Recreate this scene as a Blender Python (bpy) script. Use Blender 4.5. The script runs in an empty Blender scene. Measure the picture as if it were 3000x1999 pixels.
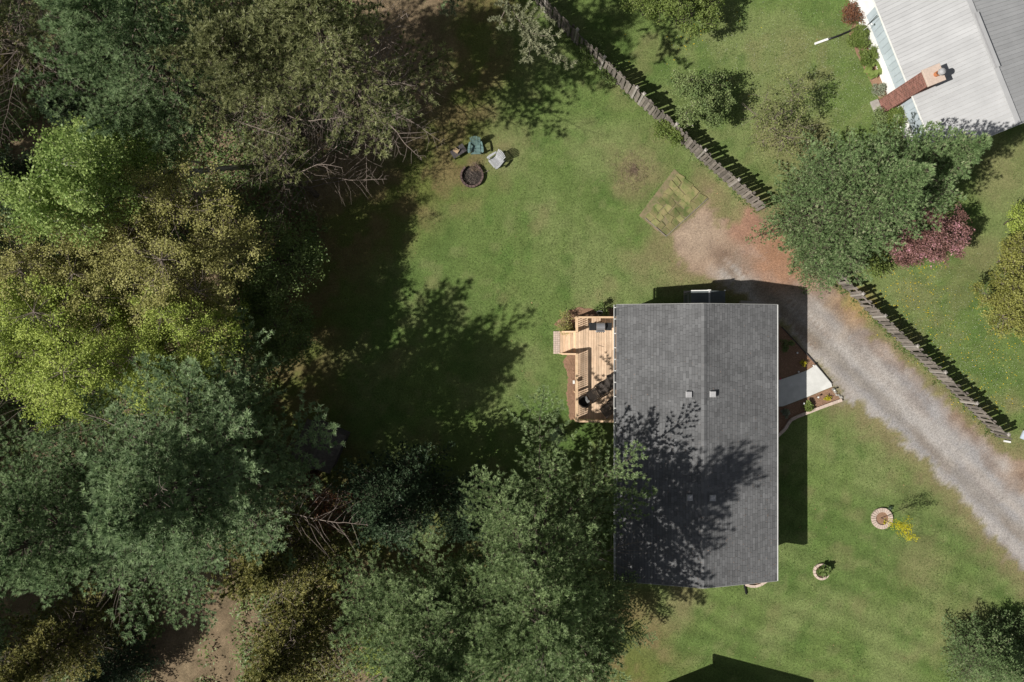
import bpy, math, random
import numpy as np
from mathutils import Vector, Matrix

random.seed(7)
rng = np.random.default_rng(7)
R = math.radians
scene = bpy.context.scene
col = scene.collection

# ------------------------------------------------------------------ camera, sky, sun, exposure
H = 40.0            # drone height above the lawn
F = 3000 * 25 / 36  # focal length in photograph pixels
cam_d = bpy.data.cameras.new("camera")
cam_d.lens = 25.0
cam_d.sensor_width = 36.0
cam_d.clip_start = 0.5
cam_d.clip_end = 1500.0
cam = bpy.data.objects.new("camera", cam_d)
col.objects.link(cam)
cam.location = (0, 0, H)
scene.camera = cam

SUN_EL = R(44.5)
SX, SY = math.cos(R(22)), math.sin(R(22))      # horizontal direction in which shadows fall
world = bpy.data.worlds.new("World")
scene.world = world
world.use_nodes = True
nt = world.node_tree
nt.nodes.clear()
sky = nt.nodes.new("ShaderNodeTexSky")
sky.sky_type = 'NISHITA'
sky.sun_disc = False
sky.sun_elevation = SUN_EL
sky.sun_rotation = math.atan2(-SX, -SY) % (2 * math.pi)
bg = nt.nodes.new("ShaderNodeBackground")
bg.inputs["Strength"].default_value = 0.05
hs = nt.nodes.new("ShaderNodeHueSaturation")      # paler, slightly dimmer sky, tuned so that shade stays dark and neutral
hs.inputs["Saturation"].default_value = 0.35
hs.inputs["Value"].default_value = 0.9
wo = nt.nodes.new("ShaderNodeOutputWorld")
nt.links.new(sky.outputs[0], hs.inputs["Color"])
nt.links.new(hs.outputs[0], bg.inputs[0])
nt.links.new(bg.outputs[0], wo.inputs[0])

sun_d = bpy.data.lights.new("sun", 'SUN')
sun_d.energy = 5.0
sun_d.angle = R(0.53)
sun_d.color = (1.0, 0.955, 0.88)
sun = bpy.data.objects.new("sun", sun_d)
col.objects.link(sun)
sun.location = (-60, -25, 60)
sun.rotation_euler = Vector((SX * math.cos(SUN_EL), SY * math.cos(SUN_EL), -math.sin(SUN_EL))).to_track_quat('-Z', 'Y').to_euler()

scene.view_settings.view_transform = 'Standard'
scene.view_settings.look = 'None'
scene.view_settings.exposure = 0.2
scene.view_settings.gamma = 1.0
scene.view_settings.use_curve_mapping = False
scene.render.engine = 'CYCLES'
scene.cycles.max_bounces = 5
scene.cycles.diffuse_bounces = 3
scene.cycles.glossy_bounces = 2
scene.cycles.transmission_bounces = 3
scene.cycles.transparent_max_bounces = 4

# ------------------------------------------------------------------ helpers
def W(px, py, z=0.0):
    """point at height z that stands where the photograph shows pixel (px, py)"""
    k = (H - z) / F
    return ((px - 1500) * k, (999.5 - py) * k, z)

def W2(px, py, z=0.0):
    p = W(px, py, z)
    return (p[0], p[1])

def tag(o, label=None, cat=None, group=None, kind=None):
    if label: o["label"] = label
    if cat: o["category"] = cat
    if group: o["group"] = group
    if kind: o["kind"] = kind
    return o

def empty(name, loc=(0, 0, 0), rz=0.0, label=None, cat=None, group=None):
    o = bpy.data.objects.new(name, None)
    o.empty_display_size = 0.2
    col.objects.link(o)
    o.location = loc
    o.rotation_euler = (0, 0, rz)
    return tag(o, label, cat, group)

def np_mesh(name, V, Fc, mat, attrs=None, smooth=False, colattr=None):
    """V (n,3) array, Fc list of (m,k) int arrays"""
    me = bpy.data.meshes.new(name)
    V = np.asarray(V, dtype=np.float32)
    if not isinstance(Fc, list): Fc = [Fc]
    Fc = [np.asarray(f, dtype=np.int32) for f in Fc if len(f)]
    me.vertices.add(len(V))
    me.vertices.foreach_set("co", V.ravel())
    nl = sum(f.size for f in Fc)
    npoly = sum(len(f) for f in Fc)
    me.loops.add(nl)
    me.polygons.add(npoly)
    me.loops.foreach_set("vertex_index", np.concatenate([f.ravel() for f in Fc]))
    starts, s = [], 0
    for f in Fc:
        starts.append(s + np.arange(len(f)) * f.shape[1])
        s += f.size
    me.polygons.foreach_set("loop_start", np.concatenate(starts).astype(np.int32))
    me.update(calc_edges=True)
    if smooth:
        me.polygons.foreach_set("use_smooth", np.ones(npoly, dtype=bool))
    if attrs:
        for k, a in attrs.items():
            at = me.attributes.new(k, 'FLOAT', 'POINT')
            at.data.foreach_set("value", np.asarray(a, dtype=np.float32))
    if colattr:
        for k, a in colattr.items():
            at = me.attributes.new(k, 'FLOAT_COLOR', 'POINT')
            at.data.foreach_set("color", np.asarray(a, dtype=np.float32).ravel())
    if mat: me.materials.append(mat)
    return me

def link(name, me, parent=None, loc=None, rot=None):
    o = bpy.data.objects.new(name, me)
    col.objects.link(o)
    if parent: o.parent = parent
    if loc is not None: o.location = loc
    if rot is not None: o.rotation_euler = rot
    return o

class MB:
    """collects boxes, tubes, prisms; build() links them as one mesh object"""
    def __init__(s):
        s.v = []; s.f = []; s.t = []
    def raw(s, verts, faces, t=None):
        b = len(s.v)
        s.v += [tuple(p) for p in verts]
        s.f += [tuple(b + i for i in f) for f in faces]
        s.t += [random.random() if t is None else t] * len(verts)
        return s
    def box(s, x0, x1, y0, y1, z0, z1, M=None, t=None):
        vs = [(x0, y0, z0), (x1, y0, z0), (x1, y1, z0), (x0, y1, z0), (x0, y0, z1), (x1, y0, z1), (x1, y1, z1), (x0, y1, z1)]
        if M is not None: vs = [tuple(M @ Vector(p)) for p in vs]
        return s.raw(vs, [(0, 3, 2, 1), (4, 5, 6, 7), (0, 1, 5, 4), (1, 2, 6, 5), (2, 3, 7, 6), (3, 0, 4, 7)], t)
    def bar(s, a, b, w, h, t=None, up=(0, 0, 1)):
        a = Vector(a); b = Vector(b); d = (b - a); L = d.length; d.normalize()
        u = Vector(up)
        if abs(d.dot(u)) > .98: u = Vector((1, 0, 0))
        sd = d.cross(u).normalized(); u2 = sd.cross(d).normalized()
        M = Matrix((( d.x, sd.x, u2.x, a.x), (d.y, sd.y, u2.y, a.y), (d.z, sd.z, u2.z, a.z), (0, 0, 0, 1)))
        return s.box(0, L, -w / 2, w / 2, -h / 2, h / 2, M, t)
    def tube(s, pts, rad, n=6, t=None):
        pts = [Vector(p) for p in pts]
        if not hasattr(rad, '__len__'): rad = [rad] * len(pts)
        vs, fs = [], []
        for i, p in enumerate(pts):
            d = (pts[min(i + 1, len(pts) - 1)] - pts[max(i - 1, 0)]).normalized()
            u = Vector((0, 0, 1)) if abs(d.z) < .9 else Vector((1, 0, 0))
            a = d.cross(u).normalized(); b = d.cross(a).normalized()
            for k in range(n):
                th = 2 * math.pi * k / n
                vs.append(p + (a * math.cos(th) + b * math.sin(th)) * rad[i])
        for i in range(len(pts) - 1):
            for k in range(n):
                fs.append((i * n + k, i * n + (k + 1) % n, (i + 1) * n + (k + 1) % n, (i + 1) * n + k))
        fs.append(tuple(range(n))[::-1]); fs.append(tuple((len(pts) - 1) * n + k for k in range(n)))
        return s.raw(vs, fs, t)
    def lathe(s, prof, n=20, c=(0, 0, 0), t=None):
        vs, fs = [], []
        for (r, z) in prof:
            for k in range(n):
                th = 2 * math.pi * k / n
                vs.append((c[0] + r * math.cos(th), c[1] + r * math.sin(th), c[2] + z))
        for i in range(len(prof) - 1):
            for k in range(n):
                fs.append((i * n + k, i * n + (k + 1) % n, (i + 1) * n + (k + 1) % n, (i + 1) * n + k))
        return s.raw(vs, fs, t)
    def prism(s, poly, z0, z1, t=None):
        n = len(poly)
        A = sum(poly[i][0] * poly[(i + 1) % n][1] - poly[(i + 1) % n][0] * poly[i][1] for i in range(n))
        if A < 0: poly = poly[::-1]
        vs = [(p[0], p[1], z0) for p in poly] + [(p[0], p[1], z1) for p in poly]
        fs = [tuple(range(n))[::-1], tuple(range(n, 2 * n))] + [(i, (i + 1) % n, n + (i + 1) % n, n + i) for i in range(n)]
        return s.raw(vs, fs, t)
    def mesh(s, name, mat):
        me = bpy.data.meshes.new(name)
        me.from_pydata(s.v, [], s.f)
        at = me.attributes.new("tint", 'FLOAT', 'POINT')
        at.data.foreach_set("value", s.t)
        if mat: me.materials.append(mat)
        me.update()
        return me
    def build(s, name, mat, parent=None, loc=None, rot=None, smooth=False, bevel=0):
        me = s.mesh(name, mat)
        if smooth:
            for p in me.polygons: p.use_smooth = True
        o = link(name, me, parent, loc, rot)
        if bevel:
            m = o.modifiers.new("bevel", 'BEVEL'); m.width = bevel; m.segments = 2; m.limit_method = 'ANGLE'
        return o

# ------------------------------------------------------------------ materials
def lin(c):
    return tuple(((x / 255) / 12.92 if x / 255 <= .04045 else ((x / 255 + .055) / 1.055) ** 2.4) for x in c)

def material(name, c1, c2=None, rough=.75, scale=6.0, detail=4, bump=0.0, bscale=None, tint=0.0, metal=0.0, spec=.3, stretch=(1, 1, 1), tcol=None, rnd=0.0, macro=.09, mscale=.9, mstretch=(1, 1, 1)):
    m = bpy.data.materials.new(name)
    m.use_nodes = True
    n = m.node_tree; L = n.links
    b = n.nodes["Principled BSDF"]
    b.inputs["Roughness"].default_value = rough
    b.inputs["Metallic"].default_value = metal
    b.inputs["Specular IOR Level"].default_value = spec
    tc = n.nodes.new("ShaderNodeTexCoord")
    mp = n.nodes.new("ShaderNodeMapping"); mp.inputs["Scale"].default_value = stretch
    L.new(tc.outputs["Object"], mp.inputs[0])
    nz = n.nodes.new("ShaderNodeTexNoise")
    nz.inputs["Scale"].default_value = scale; nz.inputs["Detail"].default_value = detail
    nz.inputs["Roughness"].default_value = .62
    L.new(mp.outputs[0], nz.inputs[0])
    rp = n.nodes.new("ShaderNodeValToRGB")
    rp.color_ramp.elements[0].position = .3; rp.color_ramp.elements[1].position = .7
    c2 = c2 or tuple(x * .8 for x in c1)
    rp.color_ramp.elements[0].color = (*c2, 1); rp.color_ramp.elements[1].color = (*c1, 1)
    L.new(nz.outputs[0], rp.inputs[0])
    out = rp.outputs[0]
    if tint or tcol or rnd:
        at = n.nodes.new("ShaderNodeAttribute"); at.attribute_name = "tint"
        fac = at.outputs["Fac"]
        if rnd:
            oi = n.nodes.new("ShaderNodeObjectInfo")
            fac = oi.outputs["Random"]; tint = rnd
        mr = n.nodes.new("ShaderNodeMapRange")
        mr.inputs["To Min"].default_value = 1 - tint; mr.inputs["To Max"].default_value = 1 + tint
        L.new(fac, mr.inputs[0])
        mx = n.nodes.new("ShaderNodeVectorMath"); mx.operation = 'SCALE'
        L.new(out, mx.inputs[0]); L.new(mr.outputs[0], mx.inputs["Scale"])
        out = mx.outputs[0]
        if tcol:
            m2 = n.nodes.new("ShaderNodeMix"); m2.data_type = 'RGBA'; m2.blend_type = 'MIX'
            L.new(fac, m2.inputs[0]); L.new(out, m2.inputs[6]); m2.inputs[7].default_value = (*tcol, 1)
            out = m2.outputs[2]
    if macro:
        gm = n.nodes.new("ShaderNodeNewGeometry"); mq = n.nodes.new("ShaderNodeMapping"); mq.inputs["Scale"].default_value = mstretch
        L.new(gm.outputs["Position"], mq.inputs[0])
        mn = n.nodes.new("ShaderNodeTexNoise"); mn.inputs["Scale"].default_value = mscale; mn.inputs["Detail"].default_value = 5; mn.inputs["Roughness"].default_value = .6
        L.new(mq.outputs[0], mn.inputs[0])
        m5 = n.nodes.new("ShaderNodeMapRange"); m5.inputs[1].default_value = .32; m5.inputs[2].default_value = .68; m5.inputs[3].default_value = 1 - macro; m5.inputs[4].default_value = 1 + macro
        L.new(mn.outputs[0], m5.inputs[0])
        m6 = n.nodes.new("ShaderNodeVectorMath"); m6.operation = 'SCALE'; L.new(out, m6.inputs[0]); L.new(m5.outputs[0], m6.inputs["Scale"])
        out = m6.outputs[0]
    L.new(out, b.inputs["Base Color"])
    if bump:
        bn = n.nodes.new("ShaderNodeTexNoise"); bn.inputs["Scale"].default_value = bscale or scale * 4
        bn.inputs["Detail"].default_value = 3
        L.new(mp.outputs[0], bn.inputs[0])
        bp = n.nodes.new("ShaderNodeBump"); bp.inputs["Strength"].default_value = bump
        bp.inputs["Distance"].default_value = .02
        L.new(bn.outputs[0], bp.inputs["Height"]); L.new(bp.outputs[0], b.inputs["Normal"])
    return m

def leaf_material(name, c1, c2, c3=None, trans=.25, rough=.5, spec=.25, c3pos=.93):
    """colour varies leaf by leaf with the tint attribute and clump by clump with noise"""
    m = bpy.data.materials.new(name); m.use_nodes = True
    n = m.node_tree; L = n.links
    b = n.nodes["Principled BSDF"]; o = n.nodes["Material Output"]
    b.inputs["Roughness"].default_value = rough
    b.inputs["Specular IOR Level"].default_value = spec
    at = n.nodes.new("ShaderNodeAttribute"); at.attribute_name = "tint"
    rp = n.nodes.new("ShaderNodeValToRGB")
    rp.color_ramp.elements[0].color = (*c1, 1); rp.color_ramp.elements[1].color = (*c2, 1)
    if c3:
        e = rp.color_ramp.elements.new(c3pos); e.color = (*c2, 1)
        rp.color_ramp.elements[2].color = (*c3, 1)
    tc = n.nodes.new("ShaderNodeTexCoord")
    nz = n.nodes.new("ShaderNodeTexNoise"); nz.inputs["Scale"].default_value = .9; nz.inputs["Detail"].default_value = 3
    L.new(tc.outputs["Object"], nz.inputs[0])
    mr = n.nodes.new("ShaderNodeMapRange"); mr.inputs[1].default_value = .3; mr.inputs[2].default_value = .7
    mr.inputs[3].default_value = -.28; mr.inputs[4].default_value = .28
    L.new(nz.outputs[0], mr.inputs[0])
    ad = n.nodes.new("ShaderNodeMath"); ad.operation = 'ADD'; ad.use_clamp = True
    L.new(at.outputs["Fac"], ad.inputs[0]); L.new(mr.outputs[0], ad.inputs[1])
    L.new(ad.outputs[0], rp.inputs[0])
    L.new(rp.outputs[0], b.inputs["Base Color"])
    tr = n.nodes.new("ShaderNodeBsdfTranslucent"); L.new(rp.outputs[0], tr.inputs[0])
    mx = n.nodes.new("ShaderNodeMixShader"); mx.inputs[0].default_value = trans
    L.new(b.outputs[0], mx.inputs[1]); L.new(tr.outputs[0], mx.inputs[2]); L.new(mx.outputs[0], o.inputs[0])
    return m

M = {}
M['roof'] = material("asphalt_shingle", (.150, .152, .157), (.118, .120, .124), .9, 60, 2, tint=.2, spec=.2, bump=.25, bscale=160, macro=.14, mscale=1.1, mstretch=(.35, 1, 1))
M['fascia'] = material("white_aluminium", (.78, .78, .76), (.7, .7, .69), .45, 8)
M['siding'] = material("grey_siding", (.42, .42, .4), (.36, .36, .35), .7, 4)
M['cedar'] = material("new_cedar_boards", (.66, .50, .36), (.53, .37, .25), .7, 3, 5, bump=.2, stretch=(6, .7, 6), rnd=.22, macro=.12, mscale=2.5)
M['cedar_x'] = material("new_cedar_rails", (.68, .50, .33), (.54, .36, .22), .7, 3, 5, bump=.2, rnd=.10)
M['grey_wood'] = material("weathered_grey_wood", (.24, .215, .19), (.13, .112, .098), .85, 5, 5, bump=.4, stretch=(9, 9, 1), rnd=.38, macro=.12)
M['grey_cap'] = material("weathered_post_wood", (.38, .35, .32), (.27, .25, .23), .85, 8, 4, rnd=.2)
M['wicker'] = material("dark_wicker", (.085, .07, .06), (.04, .033, .03), .6, 60, 2, bump=.6, bscale=120)
M['wicker_frame'] = material("dark_wicker_frame", (.05, .04, .035), (.03, .025, .02), .55, 40, bump=.4)
M['cushion'] = material("grey_cushion", (.2, .2, .2), (.15, .15, .15), .85, 20)
M['black'] = material("black_paint", (.028, .03, .033), (.018, .019, .02), .4, 10)
M['black_plastic'] = material("black_plastic_pipe", (.02, .02, .022), (.014, .014, .015), .35, 10)
M['steel'] = material("brushed_steel", (.5, .5, .52), (.4, .4, .42), .35, 30, metal=.7)
M['green_plastic'] = material("teal_plastic", (.15, .235, .225), (.11, .18, .175), .5, 9, bump=.1, tint=.1)
M['white_plastic'] = material("pale_grey_plastic", (.46, .47, .49), (.30, .31, .33), .5, 14, tint=.06)
M['dark_wood'] = material("dark_stained_wood", (.09, .08, .085), (.05, .045, .048), .6, 12, rnd=.15)
M['tan_box'] = material("tan_cardboard", (.45, .33, .2), (.36, .26, .15), .8, 10)
M['concrete_white'] = material("pale_concrete", (.66, .66, .64), (.55, .55, .53), .85, 3, 6, bump=.12, bscale=40)
M['pink_paver'] = material("pink_concrete_block", (.52, .38, .31), (.42, .30, .245), .85, 14, bump=.3, rnd=.1)
M['pale_paver'] = material("pale_pink_block", (.60, .49, .42), (.48, .38, .32), .85, 14, bump=.3, rnd=.09)
M['dark_paver'] = material("dark_red_block", (.15, .10, .09), (.09, .065, .06), .9, 14, bump=.4, rnd=.2)
M['mulch'] = material("bark_mulch", (.36, .225, .15), (.19, .11, .07), .95, 30, 4, bump=1.0, bscale=45)
M['chip'] = material("bark_chips", (.42, .27, .185), (.22, .13, .085), .9, 9, tint=.45)
M['bare'] = material("bare_earth", (.27, .20, .13), (.13, .15, .06), .95, 2.5, 5, bump=.6, bscale=40)
M['ash'] = material("charred_ash", (.05, .042, .038), (.025, .02, .018), .95, 14, bump=.6)
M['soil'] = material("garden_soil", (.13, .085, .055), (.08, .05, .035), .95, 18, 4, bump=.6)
M['rock'] = material("field_stone", (.38, .36, .32), (.24, .23, .21), .85, 7, 5, bump=.5, rnd=.25)
M['bark'] = material("brown_bark", (.13, .10, .08), (.06, .048, .04), .9, 8, 5, bump=.6, stretch=(3, 3, 1))
M['twig_grey'] = material("grey_dead_twigs", (.27, .22, .19), (.16, .13, .11), .85, 5)
M['birch'] = material("birch_bark", (.55, .53, .50), (.16, .14, .13), .7, 5, 4, stretch=(1, 1, 3))
M['nroof'] = material("light_grey_metal_roof", (.41, .415, .425), (.375, .38, .39), .6, 1.3, 4, macro=.06, rnd=.05, bump=.05, bscale=20)
M['nwall'] = material("white_wall_paint", (.82, .82, .81), (.78, .78, .77), .6, 3)
M['nblue'] = material("pale_blue_awning_metal", (.50, .57, .63), (.46, .53, .59), .5, 2, rnd=.06)
M['brick'] = material("red_brick", (.27, .125, .10), (.18, .085, .07), .85, 12, bump=.3, tint=.3)
M['mortar'] = material("mortar", (.38, .31, .27), (.30, .25, .22), .9, 18)
M['conc'] = material("grey_concrete", (.40, .37, .34), (.28, .26, .24), .9, 6, bump=.3)
M['terracotta'] = material("terracotta_flue", (.50, .2, .09), (.4, .15, .07), .8, 8)
M['shed_roof'] = material("charcoal_metal_sheet", (.11, .125, .13), (.085, .10, .105), .5, 2)
M['vent'] = material("pale_vent_cover", (.40, .40, .41), (.33, .33, .34), .6, 14, rnd=.08)
M['old_roof'] = material("old_grey_shed_roof", (.14, .125, .115), (.07, .062, .058), .85, 6, 5)
M['sod'] = material("turned_sod", (.10, .15, .04), (.30, .245, .125), .95, 2.2, 5, bump=1.0, bscale=40, rnd=.25)
M['straw'] = material("dry_straw", (.50, .38, .28), (.30, .22, .15), .9, 6, tint=.35)
M['plain_red'] = material("pink_flower", (.5, .06, .12), (.4, .05, .1), .6)
M['lamp_metal'] = material("pale_lamp_metal", (.7, .7, .68), (.6, .6, .6), .35, 9)

LM = {}
LM['pine'] = leaf_material("white_pine_needles", (.145, .225, .105), (.40, .52, .28), trans=.42, rough=.5, spec=.3)
LM['pine_green'] = leaf_material("green_pine_needles", (.150, .225, .092), (.41, .52, .255), trans=.42)
LM['pine_pale'] = leaf_material("pale_pine_needles", (.20, .22, .12), (.42, .43, .28), trans=.36)
LM['pine_olive'] = leaf_material("olive_pine_needles", (.145, .165, .065), (.41, .43, .21), trans=.42, rough=.45, spec=.35)
LM['spruce'] = leaf_material("spruce_needles", (.125, .205, .075), (.31, .42, .19), (.44, .46, .28), trans=.32, rough=.5, spec=.3)
LM['cedar'] = leaf_material("cedar_foliage", (.095, .105, .026), (.30, .28, .09), trans=.15)
LM['goldcedar'] = leaf_material("golden_cedar_foliage", (.13, .14, .03), (.36, .36, .10), trans=.2)
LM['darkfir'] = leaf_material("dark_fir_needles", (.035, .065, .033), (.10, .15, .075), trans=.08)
LM['birchleaf'] = leaf_material("birch_leaves", (.16, .26, .06), (.46, .56, .20), trans=.35, spec=.15, rough=.4)
LM['olive'] = leaf_material("young_olive_leaves", (.22, .22, .06), (.50, .48, .19), trans=.3, spec=.15)
LM['yellowgreen'] = leaf_material("yellow_green_leaves", (.20, .28, .04), (.50, .58, .15), trans=.3, spec=.15)
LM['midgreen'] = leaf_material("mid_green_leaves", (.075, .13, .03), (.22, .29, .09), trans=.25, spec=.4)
LM['brightgreen'] = leaf_material("bright_green_leaves", (.09, .145, .025), (.25, .31, .09), trans=.3)
LM['purple'] = leaf_material("purple_crabapple_leaves", (.12, .06, .05), (.24, .13, .11), (.60, .30, .36), trans=.2, c3pos=.62)
LM['rust'] = leaf_material("rusty_dry_leaves", (.10, .045, .025), (.24, .11, .06), trans=.2)
LM['gold'] = leaf_material("golden_leaves", (.42, .38, .01), (.66, .60, .03), trans=.3)
LM['lilac'] = leaf_material("lilac_leaves", (.10, .16, .05), (.27, .33, .13), (.42, .34, .36), trans=.25)
LM['softgreen'] = leaf_material("soft_olive_green_leaves", (.12, .15, .045), (.32, .35, .14), trans=.3, spec=.15)
LM['silver'] = leaf_material("silver_leaves", (.16, .19, .12), (.36, .38, .28), trans=.2)

# ------------------------------------------------------------------ numpy noise for the ground
def vnoise(x, y, s, seed):
    g = np.random.default_rng(seed).random((256, 256))
    x = x / s + 91.3; y = y / s + 57.7
    xi = np.floor(x).astype(int); yi = np.floor(y).astype(int)
    fx = x - xi; fy = y - yi
    fx = fx * fx * (3 - 2 * fx); fy = fy * fy * (3 - 2 * fy)
    a = g[xi % 256, yi % 256]; b = g[(xi + 1) % 256, yi % 256]
    c = g[xi % 256, (yi + 1) % 256]; d = g[(xi + 1) % 256, (yi + 1) % 256]
    return (a * (1 - fx) + b * fx) * (1 - fy) + (c * (1 - fx) + d * fx) * fy

def fbm(x, y, s, seed, o=4):
    r = 0; amp = 1; tot = 0
    for i in range(o):
        r = r + amp * vnoise(x, y, s / 2 ** i, seed + i); tot += amp; amp *= .55
    return r / tot

def sd_poly(x, y, P):
    """signed distance to polygon, negative inside"""
    d = np.full(x.shape, 1e9); ins = np.zeros(x.shape, bool)
    n = len(P)
    for i in range(n):
        ax, ay = P[i]; bx, by = P[(i + 1) % n]
        ex, ey = bx - ax, by - ay
        wx, wy = x - ax, y - ay
        t = np.clip((wx * ex + wy * ey) / (ex * ex + ey * ey + 1e-12), 0, 1)
        d = np.minimum(d, np.hypot(wx - t * ex, wy - t * ey))
        c = (ay > y) != (by > y)
        with np.errstate(divide='ignore', invalid='ignore'):
            xx = (bx - ax) * (y - ay) / (by - ay + 1e-12) + ax
        ins ^= c & (x < xx)
    return np.where(ins, -d, d)

def sd_line(x, y, P):
    d = np.full(x.shape, 1e9)
    for i in range(len(P) - 1):
        ax, ay = P[i]; bx, by = P[i + 1]
        ex, ey = bx - ax, by - ay
        wx, wy = x - ax, y - ay
        t = np.clip((wx * ex + wy * ey) / (ex * ex + ey * ey), 0, 1)
        d = np.minimum(d, np.hypot(wx - t * ex, wy - t * ey))
    return d

def sstep(a, b, v):
    t = np.clip((v - a) / (b - a), 0, 1)
    return t * t * (3 - 2 * t)

PX = lambda L, z=0.0: [W2(a, b, z) for a, b in L]
DRIVE = PX([(1955, 700), (1990, 655), (2035, 612), (2066, 585), (2078, 560), (2084, 600), (2100, 640), (2135, 655), (2170, 640), (2185, 612), (2230, 618), (2290, 690), (2420, 790), (2480, 875), (2545, 950), (2640, 1050), (2760, 1160), (2860, 1265), (2960, 1330), (3150, 1440), (3300, 1900),
            (3150, 1810), (3000, 1675), (2920, 1600), (2860, 1520), (2790, 1430), (2720, 1365), (2640, 1290), (2580, 1235), (2520, 1195), (2476, 1180), (2440, 1128), (2390, 1065), (2335, 1005), (2270, 935), (2200, 890), (2150, 850), (2060, 805), (2020, 790), (1985, 755)])
FOREST = PX([(1560, -300), (1500, 0), (1500, 150), (1480, 260), (1445, 380), (1400, 520), (1230, 640), (1090, 760), (1000, 900), (960, 1050), (1000, 1250), (1080, 1400), (1420, 1620), (1900, 1740), (1960, 1860), (1900, 2300), (-900, 2300), (-900, -300)])

def ground_colors(x, y):
    n1 = fbm(x, y, 3.2, 11); n2 = fbm(x, y, .9, 23); n3 = fbm(x, y, 7.0, 37); n4 = fbm(x, y, .35, 51, 2)
    C = lambda r, g, b: np.array([r, g, b])
    def mix(a, b, t): return a * (1 - t[..., None]) + b * t[..., None]
    base = np.zeros(x.shape + (3,)) + C(.125, .178, .052)
    base = mix(base, C(.168, .208, .076), sstep(.40, .66, n1))
    base = mix(base, C(.094, .150, .040), sstep(.52, .74, n3) * .7)
    grass = np.ones(x.shape)
    base = mix(base, C(.062, .128, .026), sstep(.58, .72, fbm(x, y, 1.1, 131)) * .4)
    base = mix(base, C(.185, .205, .085), sstep(.60, .74, fbm(x, y, .8, 151)) * .5)
    mow = np.sin((x * .38 + y * .92) * 2 * np.pi / 1.1 + (n1 - .5) * 2.2)
    mz = sstep(2, 8, x) * (1 - sstep(-9, -5, y))
    base = base * (1 + .075 * mow * mz + .03 * mow)[..., None]
    # worn, dry patches in the lawn
    dry = sstep(.64, .78, fbm(x, y, 2.0, 71)) * .35
    blobs = [(1870, 500, 2.0, 1.0), (1890, 780, 1.6, .65), (1960, 820, 1.5, .5), (1700, 930, .9, .6), (1400, 440, 2.6, .8), (1500, 850, .5, .2), (2330, 440, 1.8, .75), (2330, 150, 1.7, .45),
             (2270, 400, 1.2, .8), (2400, 390, 1.2, .7), (2680, 860, 1.4, .45), (2700, 1640, 2.2, .55), (2840, 1850, 2.6, .6), (2000, 1740, 1.6, .9), (1910, 1860, 1.6, .9), (2930, 520, 2.4, .6), (2870, 740, 1.6, .7),
             (2970, 1180, .9, .8), (2240, 1340, .5, .4), (2830, 800, 1.6, .5), (1940, 640, 1.2, .7), (1830, 270, 1.3, .4), (1925, 390, 1.2, .5), (2660, 1450, 1.1, .2), (2070, 560, 1.6, .3)]
    for px, py, r, a in blobs:
        cx, cy = W2(px, py)
        dd = np.hypot(x - cx, y - cy) / r + (n2 - .5) * 1.1
        dry = np.maximum(dry, (1 - sstep(.2, 1.2, dd)) * a * .75)
    base = mix(base, C(.215, .178, .095), dry)
    grass = grass * (1 - dry * .55)
    # brown lawn and needle litter under the trees on the left
    sf = sd_poly(x, y, FOREST) + (n1 - .5) * 2.4 + (n2 - .5) * 1.0
    tan = 1 - sstep(-1.6, 1.8, sf)
    duff = 1 - sstep(-6.0, -2.2, sf + (n3 - .5) * 3)
    base = mix(base, mix(np.zeros(x.shape + (3,)) + C(.165, .130, .058), C(.115, .13, .035), sstep(.42, .62, n2)), tan * .9)
    base = mix(base, C(.19, .140, .092) * (.7 + .6 * n4[..., None]), duff * .9)
    grass = grass * (1 - .45 * tan) * (1 - .85 * duff)
    # the beaten yard and the gravel driveway
    sdv = sd_poly(x, y, DRIVE)
    edge = sdv + (n2 - .5) * .8 + (n4 - .5) * .8
    verge = 1 - sstep(-.2, 1.9, edge)
    base = mix(base, C(.225, .178, .10), verge * .8)
    inside = 1 - sstep(-.30, .12, edge)
    tanc = mix(np.zeros(x.shape + (3,)) + C(.31, .225, .165), C(.22, .155, .115), sstep(.4, .65, n2))
    core = sd_line(x, y, PX([(2230, 850), (2290, 900), (2420, 1020), (2560, 1150), (2720, 1310), (2900, 1480), (3150, 1700)]))
    grey = (1 - sstep(1.2, 2.9, core + (n1 - .5) * 2.6 + (n2 - .5) * 1.4))
    greyc = mix(np.zeros(x.shape + (3,)) + C(.325, .285, .25), C(.255, .22, .19), sstep(.4, .6, n2))
    stretch = sstep(14.5, 21, x)
    greyc = mix(greyc, C(.30, .30, .315), stretch * .7)
    # wheel-worn tan streaks along the drive
    u = (x + y) * .7071; v = (x - y) * .7071
    streak = fbm(u * 3.5, v * .6, 2.0, 91)
    greyc = mix(greyc, C(.225, .175, .14), sstep(.46, .58, streak) * (1 - stretch * .55) * .9)
    streak2 = fbm(u * 4.5, v * .5, 2.0, 97)
    greyc = mix(greyc, C(.40, .375, .355), sstep(.52, .62, streak2) * .7)
    rut = 1 - sstep(.12, .42, np.abs(core - .85) + (n4 - .5) * .25)
    greyc = mix(greyc, C(.42, .385, .355), rut * .55)
    mid = 1 - sstep(.1, .5, core + (n2 - .5) * .6)
    greyc = mix(greyc, C(.215, .185, .150), mid * .5)
    yard = mix(tanc, greyc, grey)
    rx, ry = W2(2310, 740)
    red = 1 - sstep(.9, 2.3, np.hypot((x - rx) * .8, (y - ry) * .7) + (n2 - .5) * 1.3)
    yard = mix(yard, C(.34, .175, .10), red * .7)
    rx, ry = W2(2190, 665)
    red = 1 - sstep(.5, 1.5, np.hypot(x - rx, y - ry) + (n2 - .5) * .9)
    yard = mix(yard, C(.31, .155, .105), red * .6)
    rx, ry = W2(2035, 690)
    pale = 1 - sstep(.4, 2.2, np.hypot(x - rx, y - ry) + (n2 - .5) * .9)
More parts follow.
